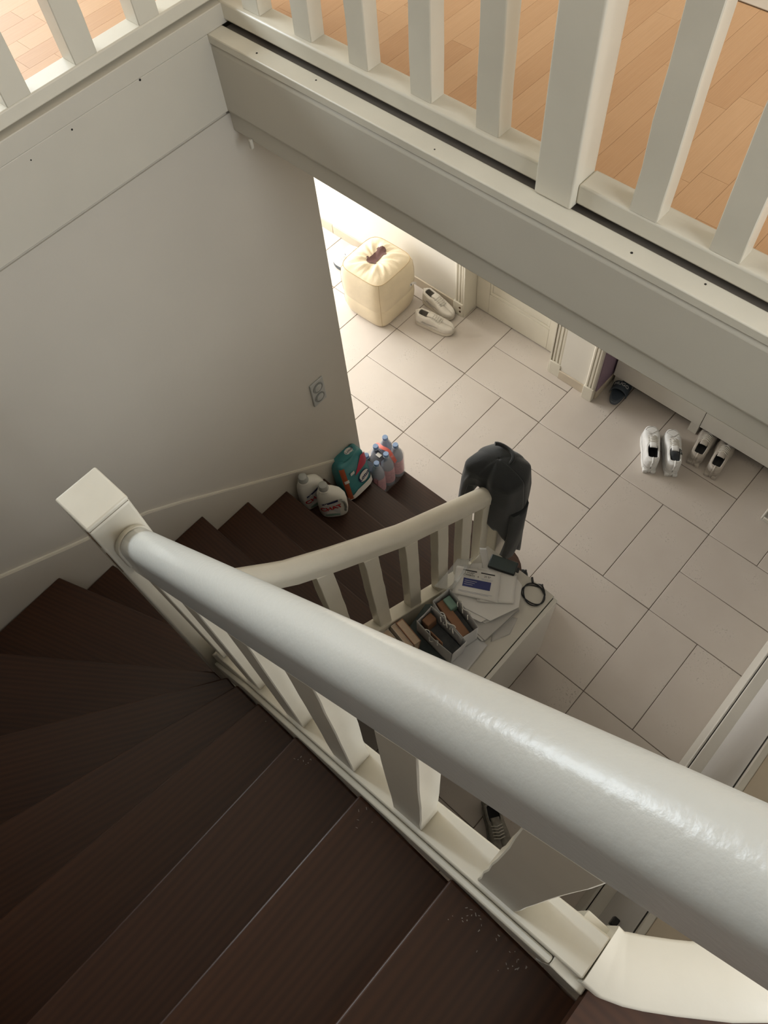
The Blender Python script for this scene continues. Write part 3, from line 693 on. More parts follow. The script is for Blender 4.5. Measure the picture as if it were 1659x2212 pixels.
    for s in (.33, .38, .44, .50, .58, .66):
        x = L * (s - .5); z = sh + hgt(s) + zoff(x) + (.006 if s > .4 else .012 - (s - .33) * .1); wd = .021 if s < .5 else .017
        tg.append([(x, -wd, z - .003), (x, -wd * .5, z), (x, wd * .5, z), (x, wd, z - .003)])
    MB().grid(tg).build('tongue', panel or up, t, smooth=True, solid=.004)
    if laces:
        for k, s in enumerate((.47, .52, .57, .62, .67)):
            x = L * (s - .5); z = sh + hgt(s) + zoff(x) + .009
            MB().tube([(x - .003, -.027, z - .010), (x, -.014, z - .001), (x + .004, 0, z + .002), (x, .014, z - .001), (x - .003, .027, z - .010)], .0026, 6).build('lace', 'lace', t, smooth=True)
    if panel:   # toe overlay
        P = []
        for s in (.76, .80, .85, .90, .94):
            i = round(s * nS); q = rows_o[i]; row = q[0][3:] + q[1][:-3]
            P.append([(x, y * 1.01, z + .0025) for x, y, z in row])
        MB().grid(P).build('toe_overlay', panel, t, smooth=True)
        M_ = len(P[0]) // 2; D_ = [P[0][M_], P[2][M_ - 4], P[3][M_ - 3], P[4][M_], P[3][M_ + 3], P[2][M_ + 4]]
        MB().tube([(x, y, z + .001) for x, y, z in D_], .0016, 6, True).build('toe_outline', 'shoe_grey', t, smooth=True)
    if swoosh:
        sd = swoosh; pts = [(-.085, .30), (-.05, .22), (0, .36), (.045, .62), (.0, .46), (-.045, .40), (-.07, .52)]
        P = []
        for u, v in pts:
            s = u / L + .5; x = u; w = hw(s) * .985; h = hgt(s); a = (1 - v) ** (1 / 2.6)
            ww = (1 - (1 - a) ** 2.2) ** .6
            P.append((x, sd * (ww * w + .0025), sh + v * h))
        MB().loft([P, [(x, y + sd * .0012, z) for x, y, z in P]]).build('curved_logo', 'shoe_grey' if sd else up, t)
    return t
gp = 'white low sneakers beside the pouf'
def place(heel, toe): # world heel & toe -> centre, rotation
    return ((heel[0] + toe[0]) / 2, (heel[1] + toe[1]) / 2, .0), math.atan2(toe[1] - heel[1], toe[0] - heel[0])
loc, rz = place((-.548, .142), (-.268, .205)); sneaker('sneaker', 'white low sneaker with curved side logo, the nearer one beside the pouf', 'shoe', loc, rz, .29, .10, .105, swoosh=-1, group=gp)
loc, rz = place((-.632, .322), (-.352, .298)); sneaker('sneaker', 'white low sneaker against the baseboard, the farther one beside the pouf', 'shoe', loc, rz, .285, .098, .105, swoosh=-1, group=gp)
gc = 'chunky white running shoes on the tiles'
loc, rz = place((1.315, .125), (1.155, .375)); sneaker('running_shoe', 'chunky white running shoe with empty dark collar, left of the pair on the tiles', 'shoe', loc, rz, .295, .102, .125, 'shoe_bright', 'shoe_bright', 'shoe_lining', True, True, gc, panel='shoe_bright')
loc, rz = place((1.425, .185), (1.262, .435)); sneaker('running_shoe', 'chunky white running shoe with a black sock stuffed inside', 'shoe', loc, rz, .295, .102, .125, 'shoe_bright', 'shoe_bright', 'shoe_lining', True, True, gc, panel='shoe_bright')
SHOE2 = (loc, rz)
gt = 'taupe running shoes under the low cabinet'
loc, rz = place((1.478, .335), (1.436, .625)); sneaker('running_shoe', 'taupe running shoe under the low cabinet, next to its foot', 'shoe', loc, rz, .29, .100, .088, 'shoe_taupe', 'shoe_taupe', 'shoe_lining', True, True, gt)
loc, rz = place((1.600, .325), (1.558, .615)); sneaker('running_shoe', 'taupe running shoe under the low cabinet, farther from its foot', 'shoe', loc, rz, .29, .100, .088, 'shoe_taupe', 'shoe_taupe', 'shoe_lining', True, True, gt)
loc, rz = place((1.985, -2.075), (1.800, -1.945)); sneaker('sneaker', 'worn grey sneaker on the hall floor seen under the upper railing', 'shoe', (1.885, -2.03, 0), math.radians(-35), .27, .10, .10, 'shoe_dim', 'shoe_dim', 'shoe_lining', True, True)
gw = 'bright white shoes behind the pouf'
loc, rz = place((-1.09, .305), (-1.365, .30)); sneaker('sneaker', 'bright white shoe toe behind the pouf, nearer the baseboard', 'shoe', loc, rz, .275, .098, .10, 'shoe_bright', 'slide_sole', group=gw)
loc, rz = place((-1.10, .195), (-1.375, .19)); sneaker('sneaker', 'bright white shoe toe behind the pouf, farther from the baseboard', 'shoe', loc, rz, .275, .098, .10, 'shoe_bright', 'slide_sole', group=gw)
gb = 'black shoes behind the console'
for (x, y, lb) in ((1.165, -1.02, 'black shoe behind the console, nearer the bottom stair'), (1.285, -1.03, 'black shoe behind the console, nearer its front corner')):
    sneaker('sneaker', lb, 'shoe', (x, y, 0), math.radians(-94), .27, .095, .10, 'black_cloth', 'black_plastic', 'shoe_lining', False, group=gb)
# black sock in the chunky shoe
(sx, sy, _), sr = SHOE2
so = thing('sock', 'black sock crumpled inside the chunky white shoe', 'sock', (sx, sy, .075), sr)
rings = []
for i in range(15):
    t = i / 14; x = -.118 + .120 * t; a = math.sin(t * math.pi) ** .5
    rings.append([(x + .006 * math.sin(5 * k), (.034 + .005 * math.sin(3 * k + 9 * t)) * a * math.cos(k) - .004, .036 + (.015 + .006 * math.sin(2 * k + 12 * t)) * a * math.sin(k)) for k in [6.2832 * j / 16 for j in range(16)]])
MB().loft(rings).build('sock_body', 'black_cloth', so, smooth=True, angle=80)
# slide sandal
loc, rz = place((.868, .398), (.818, .66))
sl_ = thing('slide_sandal', 'navy rubber slide sandal with white HUGO lettering under the low cabinet', 'sandal', (loc[0], loc[1], 0), rz)
ring = []
for i in range(40):
    t = 6.2832 * i / 40; c, s_ = math.cos(t), math.sin(t); ring.append((.135 * (abs(c) ** .75) * (1 if c > 0 else -1), .047 * (abs(s_) ** .8) * (1 if s_ > 0 else -1) * (1 + .12 * c)))
MB().loft([[(x * k, y * k, z) for x, y in ring] for z, k in ((0, .96), (.01, 1), (.026, 1), (.030, .97))]).build('sole', 'slide_sole', sl_, smooth=True)
MB().loft([[(x * k, y * k, z) for x, y in ring] for z, k in ((.0301, .86), (.0295, .80))]).build('footbed', 'slide_navy', sl_, smooth=True)
def strap(x, a, dr_=0): return (x, (.054 + dr_) * math.cos(a), .012 + (.062 + dr_ - .08 * (x - .0)) * math.sin(a))
rows = [[strap(x, math.pi * j / 16) for j in range(17)] for x in (-.062, -.045, -.025, -.005, .015, .03)]
MB().grid(rows).build('strap', 'slide_navy', sl_, smooth=True, solid=.005)
hx = text('lettering', 'HUGO', .034, 'hugo_white', sl_, Matrix.Identity(4), .0006)
for v in hx.data.vertices:
    u, w, e = v.co; a = math.pi / 2 + u / .058
    p = strap(-.016 + w, a, .0045 + e); v.co = p

# ================================================================== JACKET ON THE BOTTOM POST
jk = thing('jacket', 'black jacket slung over the bottom post of the lower stair railing', 'jacket', (1.0, -1.03, 1.2))
NA, NR = 120, 32
def table(pts, d):
    for (p, v), (q, w) in zip(pts, pts[1:]):
        if p <= d <= q: f = (d - p) / (q - p); f = f * f * (3 - 2 * f); return v + (w - v) * f
JL = [(0, .60), (14, .66), (26, .58), (36, .40), (60, .42), (100, .40), (140, .34), (180, .36), (205, .38), (226, .34), (238, .10), (258, .07), (272, .20), (292, .30), (312, .34), (330, .46), (345, .60), (360, .60)]
JR = [(0, .150), (35, .150), (60, .125), (90, .105), (135, .118), (180, .118), (220, .150), (250, .105), (275, .085), (300, .120), (330, .145), (360, .150)]
def jpt(a, s):
    d = math.degrees(a) % 360
    ro = table(JR, d); ln = table(JL, d) * (1 + .03 * math.sin(13 * a) + .03 * math.sin(7 * a + 2))
    if s < .40:
        t = s / .40; r = ro * .92 * t ** .85; z = .048 - .050 * t ** 2.2 + .004 * math.sin(4 * a + 1) * t
    else:
        t = (s - .40) / .60; r = ro * (.92 + .08 * min(1, t * 3) + .05 * t + .055 * t * math.sin(5 * a + 1.3) + .03 * t * math.sin(11 * a) + .012 * math.sin(9 * a + 6 * t)); z = -.002 - ln * t
    return (r * math.cos(a), r * math.sin(a), z)
rows = [[jpt(6.2832 * j / NA, max(i / NR, .004)) for j in range(NA + 1)] for i in range(NR + 1)]
MB().grid(rows).build('body', 'black_cloth', jk, smooth=True, angle=180, solid=.006)
rings = []
for i in range(14):
    t = i / 13; c = Vector((.135 + .015 * math.sin(t * 3), -.005 - .03 * t, -.20 - .44 * t)); rr = .042 - .006 * t
    rings.append([tuple(c + Vector((rr * .8 * math.cos(k) * (1 + .10 * math.sin(3 * k + 8 * t)), rr * 1.35 * math.sin(k) * (1 + .08 * math.sin(4 * k + 5 * t)), .012 * math.sin(2 * k + 9 * t)))) for k in [6.2832 * j / 18 for j in range(18)]])
MB().loft(rings).build('sleeve', 'black_cloth', jk, smooth=True, angle=80)
ck = [(.060 * math.cos(a) - .01, .050 * math.sin(a) + .02, .046 + .006 * math.sin(3 * a)) for a in [math.radians(d) for d in range(-10, 150, 12)]]
MB().tube(ck, .009, 8).build('collar_roll', 'black_cloth', jk, smooth=True)

# ================================================================== DETERGENT BOTTLES
def detergent(label, loc, rz, dz=0):
    t = thing('detergent_bottle', label, 'bottle', loc, rz, 'white detergent bottles on the stair tread')
    # local: label faces -Y, width along X
    def ring(w, d, z, cx=0, n=36, e=2.8):
        out = []
        for i in range(n):
            a = 6.2832 * i / n; c, s_ = math.cos(a), math.sin(a); r = 1 / ((abs(c) ** e + abs(s_) ** e) ** (1 / e)); out.append((cx + w * r * c, d * r * s_, z))
        return out
    b = MB(); b.loft([ring(.062, .034, 0), ring(.070, .040, .008), ring(.074, .042, .04), ring(.075, .042, .10), ring(.072, .041, .15), ring(.062, .038, .19, -.006), ring(.044, .032, .215, -.016), ring(.026, .025, .228, -.024, e=2.2), ring(.023, .023, .236, -.026, e=2)])
    b.build('bottle_body', 'detergent_white', t, smooth=True, angle=60)
    c = MB(); rc_ = lambda r, z: [(-.026 + r * math.cos(6.2832 * i / 24), r * math.sin(6.2832 * i / 24), z) for i in range(24)]
    c.loft([rc_(.025, .2365), rc_(.026, .245), rc_(.0235, .262), rc_(.021, .276), rc_(.016, .279)]).build('dosing_cap', 'detergent_cap', t, smooth=True)
    c = MB(); c.loft([rc_(.028, .2362), rc_(.029, .240), rc_(.026, .243)]).build('cap_collar', 'detergent_white', t, smooth=True)
    # label panel on the front, curved with the body
    def front(x, z, off=.0012):
        e = 2.8; k = min(.98, abs(x) / .075); y = .0415 * (1 - k ** e) ** (1 / e); return (x, -(y + off), z)
    def patch(name, m, x0, x1, f0, f1, off, n=14):
        rows_ = []
        for i in range(7):
            v = i / 6; rows_.append([front(x0 + (x1 - x0) * j / n, f0(j / n) + (f1(j / n) - f0(j / n)) * v, off) for j in range(n + 1)])
        return MB().grid(rows_).build(name, m, t, smooth=True)
    patch('label_panel', 'label_pale', -.052, .034, lambda u: .020, lambda u: .150 + .03 * u - .01 * u * u, .0008)
    patch('label_band', 'label_navy', -.050, .034, lambda u: .134 + .030 * u, lambda u: .146 + .038 * u, .0014)
    patch('label_foot', 'label_green', -.046, .030, lambda u: .026, lambda u: .040 + .008 * math.sin(u * 3.14), .0014)
    patch('label_motif', 'tag_white', -.036, .018, lambda u: .052, lambda u: .056 + .022 * math.sin(u * 3.14), .0014)
    for (nm, body, size, m, x, z, rot) in (('brand_lettering', 'CHAT', .043, 'label_red', -.007, .104, .30), ('small_lettering', 'Le', .014, 'tag_white', -.030, .148, .30)):
        o = text(nm, body, size, m, t, Matrix.Identity(4), .0004, weight=.0012 if size > .02 else .0003)
        for v in o.data.vertices:
            u, w, e = v.co; xx = x + u * math.cos(rot) - w * math.sin(rot); zz = z + u * math.sin(rot) + w * math.cos(rot)
            p = front(max(-.07, min(.07, xx)), zz, .0022 + e); v.co = p
    # moulded handle grip at the side
    h = MB(); P = [(.050, -.0405, .172), (.061, -.0365, .15), (.066, -.033, .12), (.066, -.033, .085), (.061, -.0365, .06)]
    h.tube(P, .0065, 8).build('handle_grip', 'plate_shade', t, smooth=True)
    return t
detergent('white detergent bottle with red lettering, the front one on the stair', (.312, -1.448, 3 * R), math.radians(48))
detergent('white detergent bottle half hidden behind the other one by the skirting', (.190, -1.474, 3 * R), math.radians(80))

# ================================================================== LOTUS PACK
lp = thing('paper_towel_pack', 'teal and red plastic pack of paper rolls with Lotus lettering on the stair', 'pack', (.190, -1.218, 2 * R), 0)
lp.rotation_euler = (math.radians(-17), 0, math.radians(90)); lp.location = (.222, -1.215, 2 * R + .004)
# local x along the wall (world +y), local -y faces the stair (world +x); a soft bag of two roll rows
def lring(z, sx, sy, n=48, e=4.2, lean=0):
    out = []
    for i in range(n):
        a = 6.2832 * i / n; c, s_ = math.cos(a), math.sin(a); r = 1 / ((abs(c) ** e + abs(s_) ** e) ** (1 / e))
        out.append((sx * r * c + lean * z, sy * r * s_ * (1 + .03 * math.sin(3 * a + z * 30)), z + .004 * math.sin(4 * a)))
    return out
LV = [(.006, .070, .046), (.012, .088, .056), (.06, .094, .060), (.12, .096, .060), (.18, .094, .060), (.225, .090, .056), (.245, .082, .046), (.252, .06, .03)]
MB().loft([lring(z, a, b, lean=.10) for z, a, b in LV]).build('wrapper', 'lotus_teal', lp, smooth=True, angle=80)
def lfront(x, z, off=.002):
    a = .0955; k = min(.985, abs(x) / a); y = .060 * (1 - k ** 4.2) ** (1 / 4.2); return (x + .10 * z, -(y * (1 + .0) + off) , z)
def lpatch(name, m, pts, off):
    """pts: polygon in (x, z) on the front; fan of a fine grid"""
    cx = sum(p[0] for p in pts) / len(pts); cz = sum(p[1] for p in pts) / len(pts); rows_ = []
    dense = []
    for (a, b) in zip(pts, pts[1:] + pts[:1]):
        for i in range(6): dense.append((a[0] + (b[0] - a[0]) * i / 6, a[1] + (b[1] - a[1]) * i / 6))
    dense.append(dense[0])
    for i in range(7):
        s_ = i / 6; rows_.append([lfront(cx + (x - cx) * s_, cz + (z - cz) * s_, off) for x, z in dense])
    return MB().grid(rows_).build(name, m, lp, smooth=True)
lpatch('red_wedge', 'lotus_red', [(-.02, .145), (.088, .165), (.088, .225), (.05, .235)], .0035)
lpatch('white_foot', 'lotus_white', [(-.09, .012), (.088, .012), (.088, .05), (-.03, .05), (-.06, .04), (-.09, .035)], .0035)
def oval(cx, cz, rx, rz_, tilt=0): return [(cx + rx * math.cos(t) * math.cos(tilt) - rz_ * math.sin(t) * math.sin(tilt), cz + rx * math.cos(t) * math.sin(tilt) + rz_ * math.sin(t) * math.cos(tilt)) for t in [6.2832 * i / 16 for i in range(16)]]
lpatch('logo_rim', 'label_navy', oval(.035, .10, .042, .036, .2), .0042); lpatch('logo_oval', 'lotus_white', oval(.035, .10, .038, .032, .2), .0050)
lpatch('barcode_label', 'lotus_white', [(-.045, .165), (-.018, .165), (-.018, .183), (-.045, .183)], .0042)
lpatch('window_label', 'lotus_white', [(-.088, .135), (-.064, .135), (-.064, .155), (-.088, .155)], .0042)
MB().loft([lring(z, a + .0015, b + .0015, lean=.10) for z, a, b in ((.0, .070, .05), (.010, .0895, .0575), (.012, .090, .058), (.013, .0885, .0565))], False, False)
o = text('brand_lettering', 'Lotus', .034, 'label_navy', lp, Matrix.Identity(4), .0004, weight=.0008)
for v in o.data.vertices:
    u, w, e = v.co; rt = .2; v.co = lfront(.035 + u * math.cos(rt) - w * math.sin(rt), .10 + u * math.sin(rt) + w * math.cos(rt), .0062 + e)
# top end with its own logo, flat oval on the upper shoulder
def ltop(x, y, off=.0): return (x + .025, y, .2535 + off - 1.2 * (abs(x) / .09) ** 4 * .03)
for nm, m, rx, ry, off in (('top_panel', 'lotus_teal', .07, .042, .0), ('top_logo_oval', 'lotus_white', .030, .024, .0012)):
    rows_ = [[ltop((.0 if nm == 'top_panel' else .030) + rx * s_ * math.cos(a), ry * s_ * math.sin(a), off) for a in [6.2832 * i / 28 for i in range(29)]] for s_ in [i / 5 for i in range(6)]]
    MB().grid(rows_).build(nm, m, lp, smooth=True)
text('top_lettering', 'Lotus', .024, 'label_navy', lp, Matrix.Translation((.055, 0, .2558)), .0004)
# brown strap end at the left
MB().loft([[( -.060 - .03 * s_ + .10 * z, y, z) for (y, z) in [(.055 * math.cos(a), .125 + .115 * math.sin(a)) for a in [6.2832 * i / 30 for i in range(30)]]] for s_ in (0, .5)]) 
rows_ = []
for z in [.02 + .22 * i / 12 for i in range(13)]:
    rows_.append([lfront(x, z, .004) for x in (-.0925, -.086, -.078, -.070)])
MB().grid(rows_).build('strap_band', 'lotus_strap', lp, smooth=True)

# ================================================================== WATER BOTTLES
bprof = [(.030, 0), (.036, .004), (.037, .02), (.035, .035), (.0375, .05), (.0375, .075), (.0355, .085), (.0375, .095), (.0375, .185), (.036, .20), (.032, .222), (.022, .250), (.0145, .268), (.0135, .276)]
def water(loc, label):
    t = thing('water_bottle', label, 'bottle', loc, 0, 'water bottles in the shrink wrapped pack')
    if not water.src:
        parts = [MB().lathe(bprof, 24).build('bottle_body', 'bottle_clear', t, smooth=True, angle=60),
                 MB().loft([[(.0383 * math.cos(6.2832 * k / 24), .0383 * math.sin(6.2832 * k / 24), z) for k in range(24)] for z in (.04, .105, .17)], False, False).build('paper_label', 'bottle_label', t, smooth=True),
                 MB().lathe([(.0155, .279), (.0160, .282), (.0160, .296), (.0145, .299)], 20).build('screw_cap', 'bottle_cap', t, smooth=True),
                 MB().lathe([(.0165, .2735), (.0175, .275), (.0165, .2775)], 20).build('neck_ring', 'bottle_ring', t, smooth=True)]
        water.src = parts
    else:
        for p in water.src:
            c = p.copy(); COL.objects.link(c); c.parent = t
    return t
water.src = None
WX, WY = (.172, .250), (-.915, -.992, -1.069)
names = [['left back', 'left middle', 'left front'], ['right back', 'right middle', 'right front']]
wl_ = [['water bottle at the far left corner of the wrapped pack', 'water bottle in the middle of the wall side of the pack', 'water bottle at the near wall corner of the pack'],
       ['water bottle at the far right corner of the wrapped pack', 'water bottle in the middle of the outer side of the pack', 'water bottle with exposed cap at the front corner of the pack']]
for i, x in enumerate(WX):
    for j, y in enumerate(WY): water((x, y, R), wl_[i][j])
fw = thing('shrink_wrap', 'clear shrink wrap with coral carry strap around the water bottles', 'wrapper', (.211, -.992, R))
def fr_(z, k, n=56):
    out = []
    for i in range(n):
        a = 6.2832 * i / n; c, s_ = math.cos(a), math.sin(a); r = 1 / ((abs(c) ** 6 + abs(s_) ** 6) ** (1 / 6))
        out.append((.0795 * k * r * c + .002 * math.sin(9 * a + 60 * z), .118 * k * r * s_ + .0025 * math.sin(7 * a + 40 * z), z))
    return out
MB().loft([fr_(z, k) for z, k in ((.003, 1.0), (.05, 1.005), (.12, 1.0), (.19, 1.0), (.225, .95), (.25, .86), (.268, .72))], False, False).build('film', 'film', fw, smooth=True, angle=80)
MB().sweep([(-.011, 0), (.011, 0), (.011, .002), (-.011, .002)], [(-.084 + .168 * i / 12, .028 + .004 * math.sin(i), .225 + .052 * math.sin(math.pi * i / 12) ** .6) for i in range(13)]).build('carry_strap', 'film_handle', fw, smooth=True)
rows_ = [[(-.03 + .07 * u, -.085 + .085 * v, .2705 + .006 * math.sin(3 * u) - .004 * v) for u in [i / 6 for i in range(7)]] for v in [j / 6 for j in range(7)]]
MB().grid(rows_).build('dark_print', 'film_dark', fw, smooth=True)
MB().grid([[(-.01 + .03 * u, -.035 + .022 * v, .2775) for u in (0, .5, 1)] for v in (0, .5, 1)]).build('barcode', 'tag_white', fw)
rows_ = [[(.045 + .034 * u, -.118 - .010 * v - .004 * math.sin(6 * u), .20 - .10 * v) for u in [i / 5 for i in range(6)]] for v in [j / 5 for j in range(6)]]
MB().grid(rows_).build('loose_flap', 'bottle_label', fw, smooth=True)

# ================================================================== THINGS ON THE CONSOLE
def sheet(name, label, cat, corners, z, m='paper', th=.0006, curl=0.0, group=None, n=10):
    """Loose sheet from four world corners (tl, tr, br, bl), slightly curled."""
    cx = sum(c[0] for c in corners) / 4; cy = sum(c[1] for c in corners) / 4
    t = thing(name, label, cat, (cx, cy, z), 0, group)
    a, b, c, d = [Vector((p[0] - cx, p[1] - cy, 0)) for p in corners]; rows_ = []
    for i in range(n + 1):
        v = i / n; rows_.append([tuple((a * (1 - u) + b * u) * (1 - v) + (d * (1 - u) + c * u) * v + Vector((0, 0, curl * ((2 * u - 1) ** 2 * .7 + (2 * v - 1) ** 2 * .5) + .001))) for u in [j / n for j in range(n + 1)]])
    MB().grid(rows_).build('sheet', m, t, smooth=True, solid=th)
    return t
# pile of papers in layers
Z0 = CZ
sheet('envelope', 'thin pale envelope lying flat near the console edge', 'envelope', [(1.33, -1.44), (1.43, -1.395), (1.45, -1.475), (1.41, -1.555)], Z0, 'paper_grey')
def stack(name, label, cat, corners, z0, z1, m, n=5, jit=.004, edge=None):
    cx = sum(c[0] for c in corners) / 4; cy = sum(c[1] for c in corners) / 4
    t = thing(name, label, cat, (cx, cy, z0), 0); h = (z1 - z0) / n
    for i in range(n):
        jx, jy = random.uniform(-jit, jit), random.uniform(-jit, jit); r_ = random.uniform(-.03, .03)
        P = [((p[0] - cx) * math.cos(r_) - (p[1] - cy) * math.sin(r_) + jx, (p[0] - cx) * math.sin(r_) + (p[1] - cy) * math.cos(r_) + jy) for p in corners]
        MB().zprism(P, i * h + .0002, (i + 1) * h - .0002).build('paper_layer', m[i % len(m)], t, bevel=.0006, seg=1)
    return t
stack('magazine_stack', 'stack of grey magazines under the papers on the console', 'magazines', [(1.115, -1.40), (1.30, -1.30), (1.405, -1.365), (1.385, -1.575), (1.20, -1.56)], Z0 + .0004, Z0 + .030, ['paper_grey', 'folder_blue', 'paper_grey', 'paper'], 5, .006)
stack('paper_stack', 'loose stack of white papers below the flyer', 'papers', [(1.10, -1.37), (1.20, -1.27), (1.33, -1.30), (1.385, -1.39), (1.335, -1.52), (1.17, -1.56)], Z0 + .0305, Z0 + .052, ['paper', 'paper', 'paper_grey'], 5, .010)
sheet('paper_sheet', 'white folded sheet sticking out under the flyer toward the console edge', 'paper', [(1.16, -1.34), (1.315, -1.262), (1.385, -1.375), (1.26, -1.47)], Z0 + .055, 'paper', .0008, .004)
sheet('plastic_sleeve', 'crumpled clear plastic sleeve leaning against the railing', 'sleeve', [(1.072, -1.375), (1.12, -1.325), (1.15, -1.50), (1.078, -1.545)], Z0 + .056, 'plastic_bag', .0006, .02)
sheet('printed_card', 'grey printed card with red stripe poking out behind the flyer', 'card', [(1.105, -1.262), (1.13, -1.243), (1.215, -1.32), (1.19, -1.34)], Z0 + .056, 'paper_grey', .0015)
fy = sheet('flyer', 'white flyer with blue banner reading 1 mois offerts plus 20 percent', 'flyer', [(1.084, -1.398), (1.255, -1.298), (1.332, -1.418), (1.153, -1.510)], Z0 + .062, 'paper', .0006)
# print on the flyer, in its own plane: x along the top edge, y up the page
FM = frame((0, 0, .0016), (.176, .096, 0), (-.073, .116, 0))
def fprint(name, m, x0, x1, y0, y1):
    b = MB(); b.box(x0, x1, y0, y1, 0, .0004); b.v = [tuple(FM @ Vector(q)) for q in b.v]; return b.build(name, m, fy)
fprint('blue_banner', 'banner_blue', -.060, .062, -.024, .016)
fprint('heading_bar', 'ink', -.070, -.008, .050, .0555); fprint('heading_bar', 'ink', .010, .072, .050, .0555)
for k in range(3): 
    b = fprint('banner_line', 'fine_print', -.054, .0 - .008 * k, .004 - .009 * k, .0062 - .009 * k); b.location.z += .0005
fprint('small_print', 'fine_print', -.072, .076, -.046, -.044); fprint('small_print', 'fine_print', -.072, .06, -.051, -.049)
fprint('small_print', 'fine_print', -.066, -.012, .020, .0215); fprint('small_print', 'fine_print', .014, .068, .026, .0275); fprint('small_print', 'fine_print', .018, .064, .021, .0225)
for body, x, y, s_ in (('1 MOIS*', -.039, .042, .0125), ('OFFERTS', -.039, .030, .0125), ('+', .001, .030, .016), ('20 %*', .041, .038, .0125)):
    text('lettering', body, s_, 'ink', fy, FM @ Matrix.Translation((x, y, .0005)), .0002)
# black device and cable
dv = thing('power_bank', 'dark rounded plastic device behind the flyer on the console', 'device', (1.238, -1.262, Z0 + .0532), math.radians(20))
MB().box(-.062, .062, -.033, .033, 0, .018).build('device_body', 'black_plastic', dv, bevel=.006, seg=3)
MB().box(-.058, .058, -.029, .029, .0182, .0192).build('device_lid', 'folder_green', dv, bevel=.0004)
B(.0625, .075, -.012, .012, .004, .012).build('plug', 'black_plastic', dv, bevel=.002)
cbp = []
for i in range(120):
    t = i / 119; a = .6 + t * 6.2832 * 2.15; r = .046 + .005 * math.sin(2.3 * a) + .004 * t
    cbp.append((1.412 + r * 1.02 * math.cos(a) + .004 * t, -1.262 + r * .98 * math.sin(a), Z0 + .0028 + .0045 * t + .002 * math.sin(a * 1.5) ** 2))
cbl = thing('charging_cable', 'coiled black charging cable at the corner of the console', 'cable')
MB().tube(cbp, .0029, 8).build('cord', 'cable_rubber', cbl, smooth=True)
e0 = Vector(cbp[-1]); e1 = Vector(cbp[-1]) + (Vector(cbp[-1]) - Vector(cbp[-3])).normalized() * .022
B(-.004, .022, -.0045, .0045, -.003, .0045).build('plug', 'black_plastic', cbl, bevel=.001).location = (1.362, -1.205, Z0 + .006)
cbl.children[-1].rotation_euler = (0, 0, math.radians(-45))
s0 = Vector(cbp[0]); MB().tube([tuple(s0), (1.428, -1.216, Z0 + .006), (1.40, -1.215, Z0 + .008), (1.378, -1.222, Z0 + .008)], .0022, 8).build('cord_end', 'cable_rubber', cbl, smooth=True)
# folders under the bags
stack('folder', 'dark green folder under the white gift bags', 'folder', [(1.10, -1.60), (1.13, -1.575), (1.375, -1.71), (1.36, -1.745), (1.12, -1.79)], Z0 + .0004, Z0 + .012, ['folder_green'], 1, 0)
sheet('paper_sheet', 'lilac grey sheet sticking out beside the folder at the console edge', 'paper', [(1.34, -1.575), (1.41, -1.58), (1.42, -1.79), (1.33, -1.79)], Z0 + .0125, 'bag_white')
# open gift bags: boxes without a top
def gift_bag(label, loc, rz, w, d, h, lean, inner):
    t = thing('gift_bag', label, 'bag', loc, rz)
    o_ = [(-w / 2, -d / 2), (w / 2, -d / 2), (w / 2, d / 2), (-w / 2, d / 2)]
    hs = [h * .92, h, h * .96, h * 1.02]
    for k in range(4):
        a, b = o_[k], o_[(k + 1) % 4]; ha, hb = hs[k], hs[(k + 1) % 4]
        rows_ = []
        for i in range(7):
            v = i / 6; rows_.append([(a[0] + (b[0] - a[0]) * u + lean * v * (.6 if k in (0, 2) else 1) + (0), a[1] + (b[1] - a[1]) * u + .006 * math.sin(u * 3.14) * v * (1 if k == 2 else -1 if k == 0 else 0), (ha + (hb - ha) * u) * v + .002 * math.sin(9 * u) * v) for u in [j / 8 for j in range(9)]])
        MB().grid(rows_).build('paper_side', 'bag_white', t, smooth=True, solid=.0012)
    B(-w / 2 + .002, w / 2 - .002, -d / 2 + .002, d / 2 - .002, .0005, .003).build('bag_base', 'bag_inside', t)
    for nm, m, x0, x1, y0, y1, z1 in inner: B(x0, x1, y0, y1, .0035, z1).build(nm, m, t, bevel=.004)
    P = [(-w * .25 + .05 * i / 10 * 4 * w, -d / 2 - .004, h * .9 + .0 + .03 * math.sin(i / 10 * math.pi)) for i in range(11)]
    MB().tube([(-w * .2 + w * .4 * i / 12, -d / 2 - .003 + .012 * math.sin(i * .9), h * .95 - .05 * math.sin(math.pi * i / 12)) for i in range(13)], .0022, 6).build('cord_handle', 'ribbon', t, smooth=True)
    MB().tube([(-w * .2 + w * .4 * i / 12, d / 2 + .002 + .008 * math.sin(i * .7), h * .97 + .018 * math.sin(math.pi * i / 12)) for i in range(13)], .0022, 6).build('cord_handle', 'ribbon', t, smooth=True)
    for s_ in (-1, 0, 1):
        MB().tube([(s_ * .035, d / 2 - .004, h * .98), (s_ * .035 + .006, d / 2 - .010, h * 1.03), (s_ * .035 + .016, d / 2 - .016, h * .97)], .002, 6).build('ribbon_curl', 'ribbon', t, smooth=True)
    return t
gift_bag('white gift bag standing open with dark filling, nearest the handrail', (1.247, -1.700, Z0 + .0136), math.radians(-5), .205, .082, .165, .01,
         [('filling', 'stuff_dark', -.095, .095, -.035, .035, .06), ('kraft_card', 'paper_kraft', -.03, .045, -.032, -.026, .135), ('kraft_card', 'paper_kraft', -.09, -.05, -.02, .03, .13)])
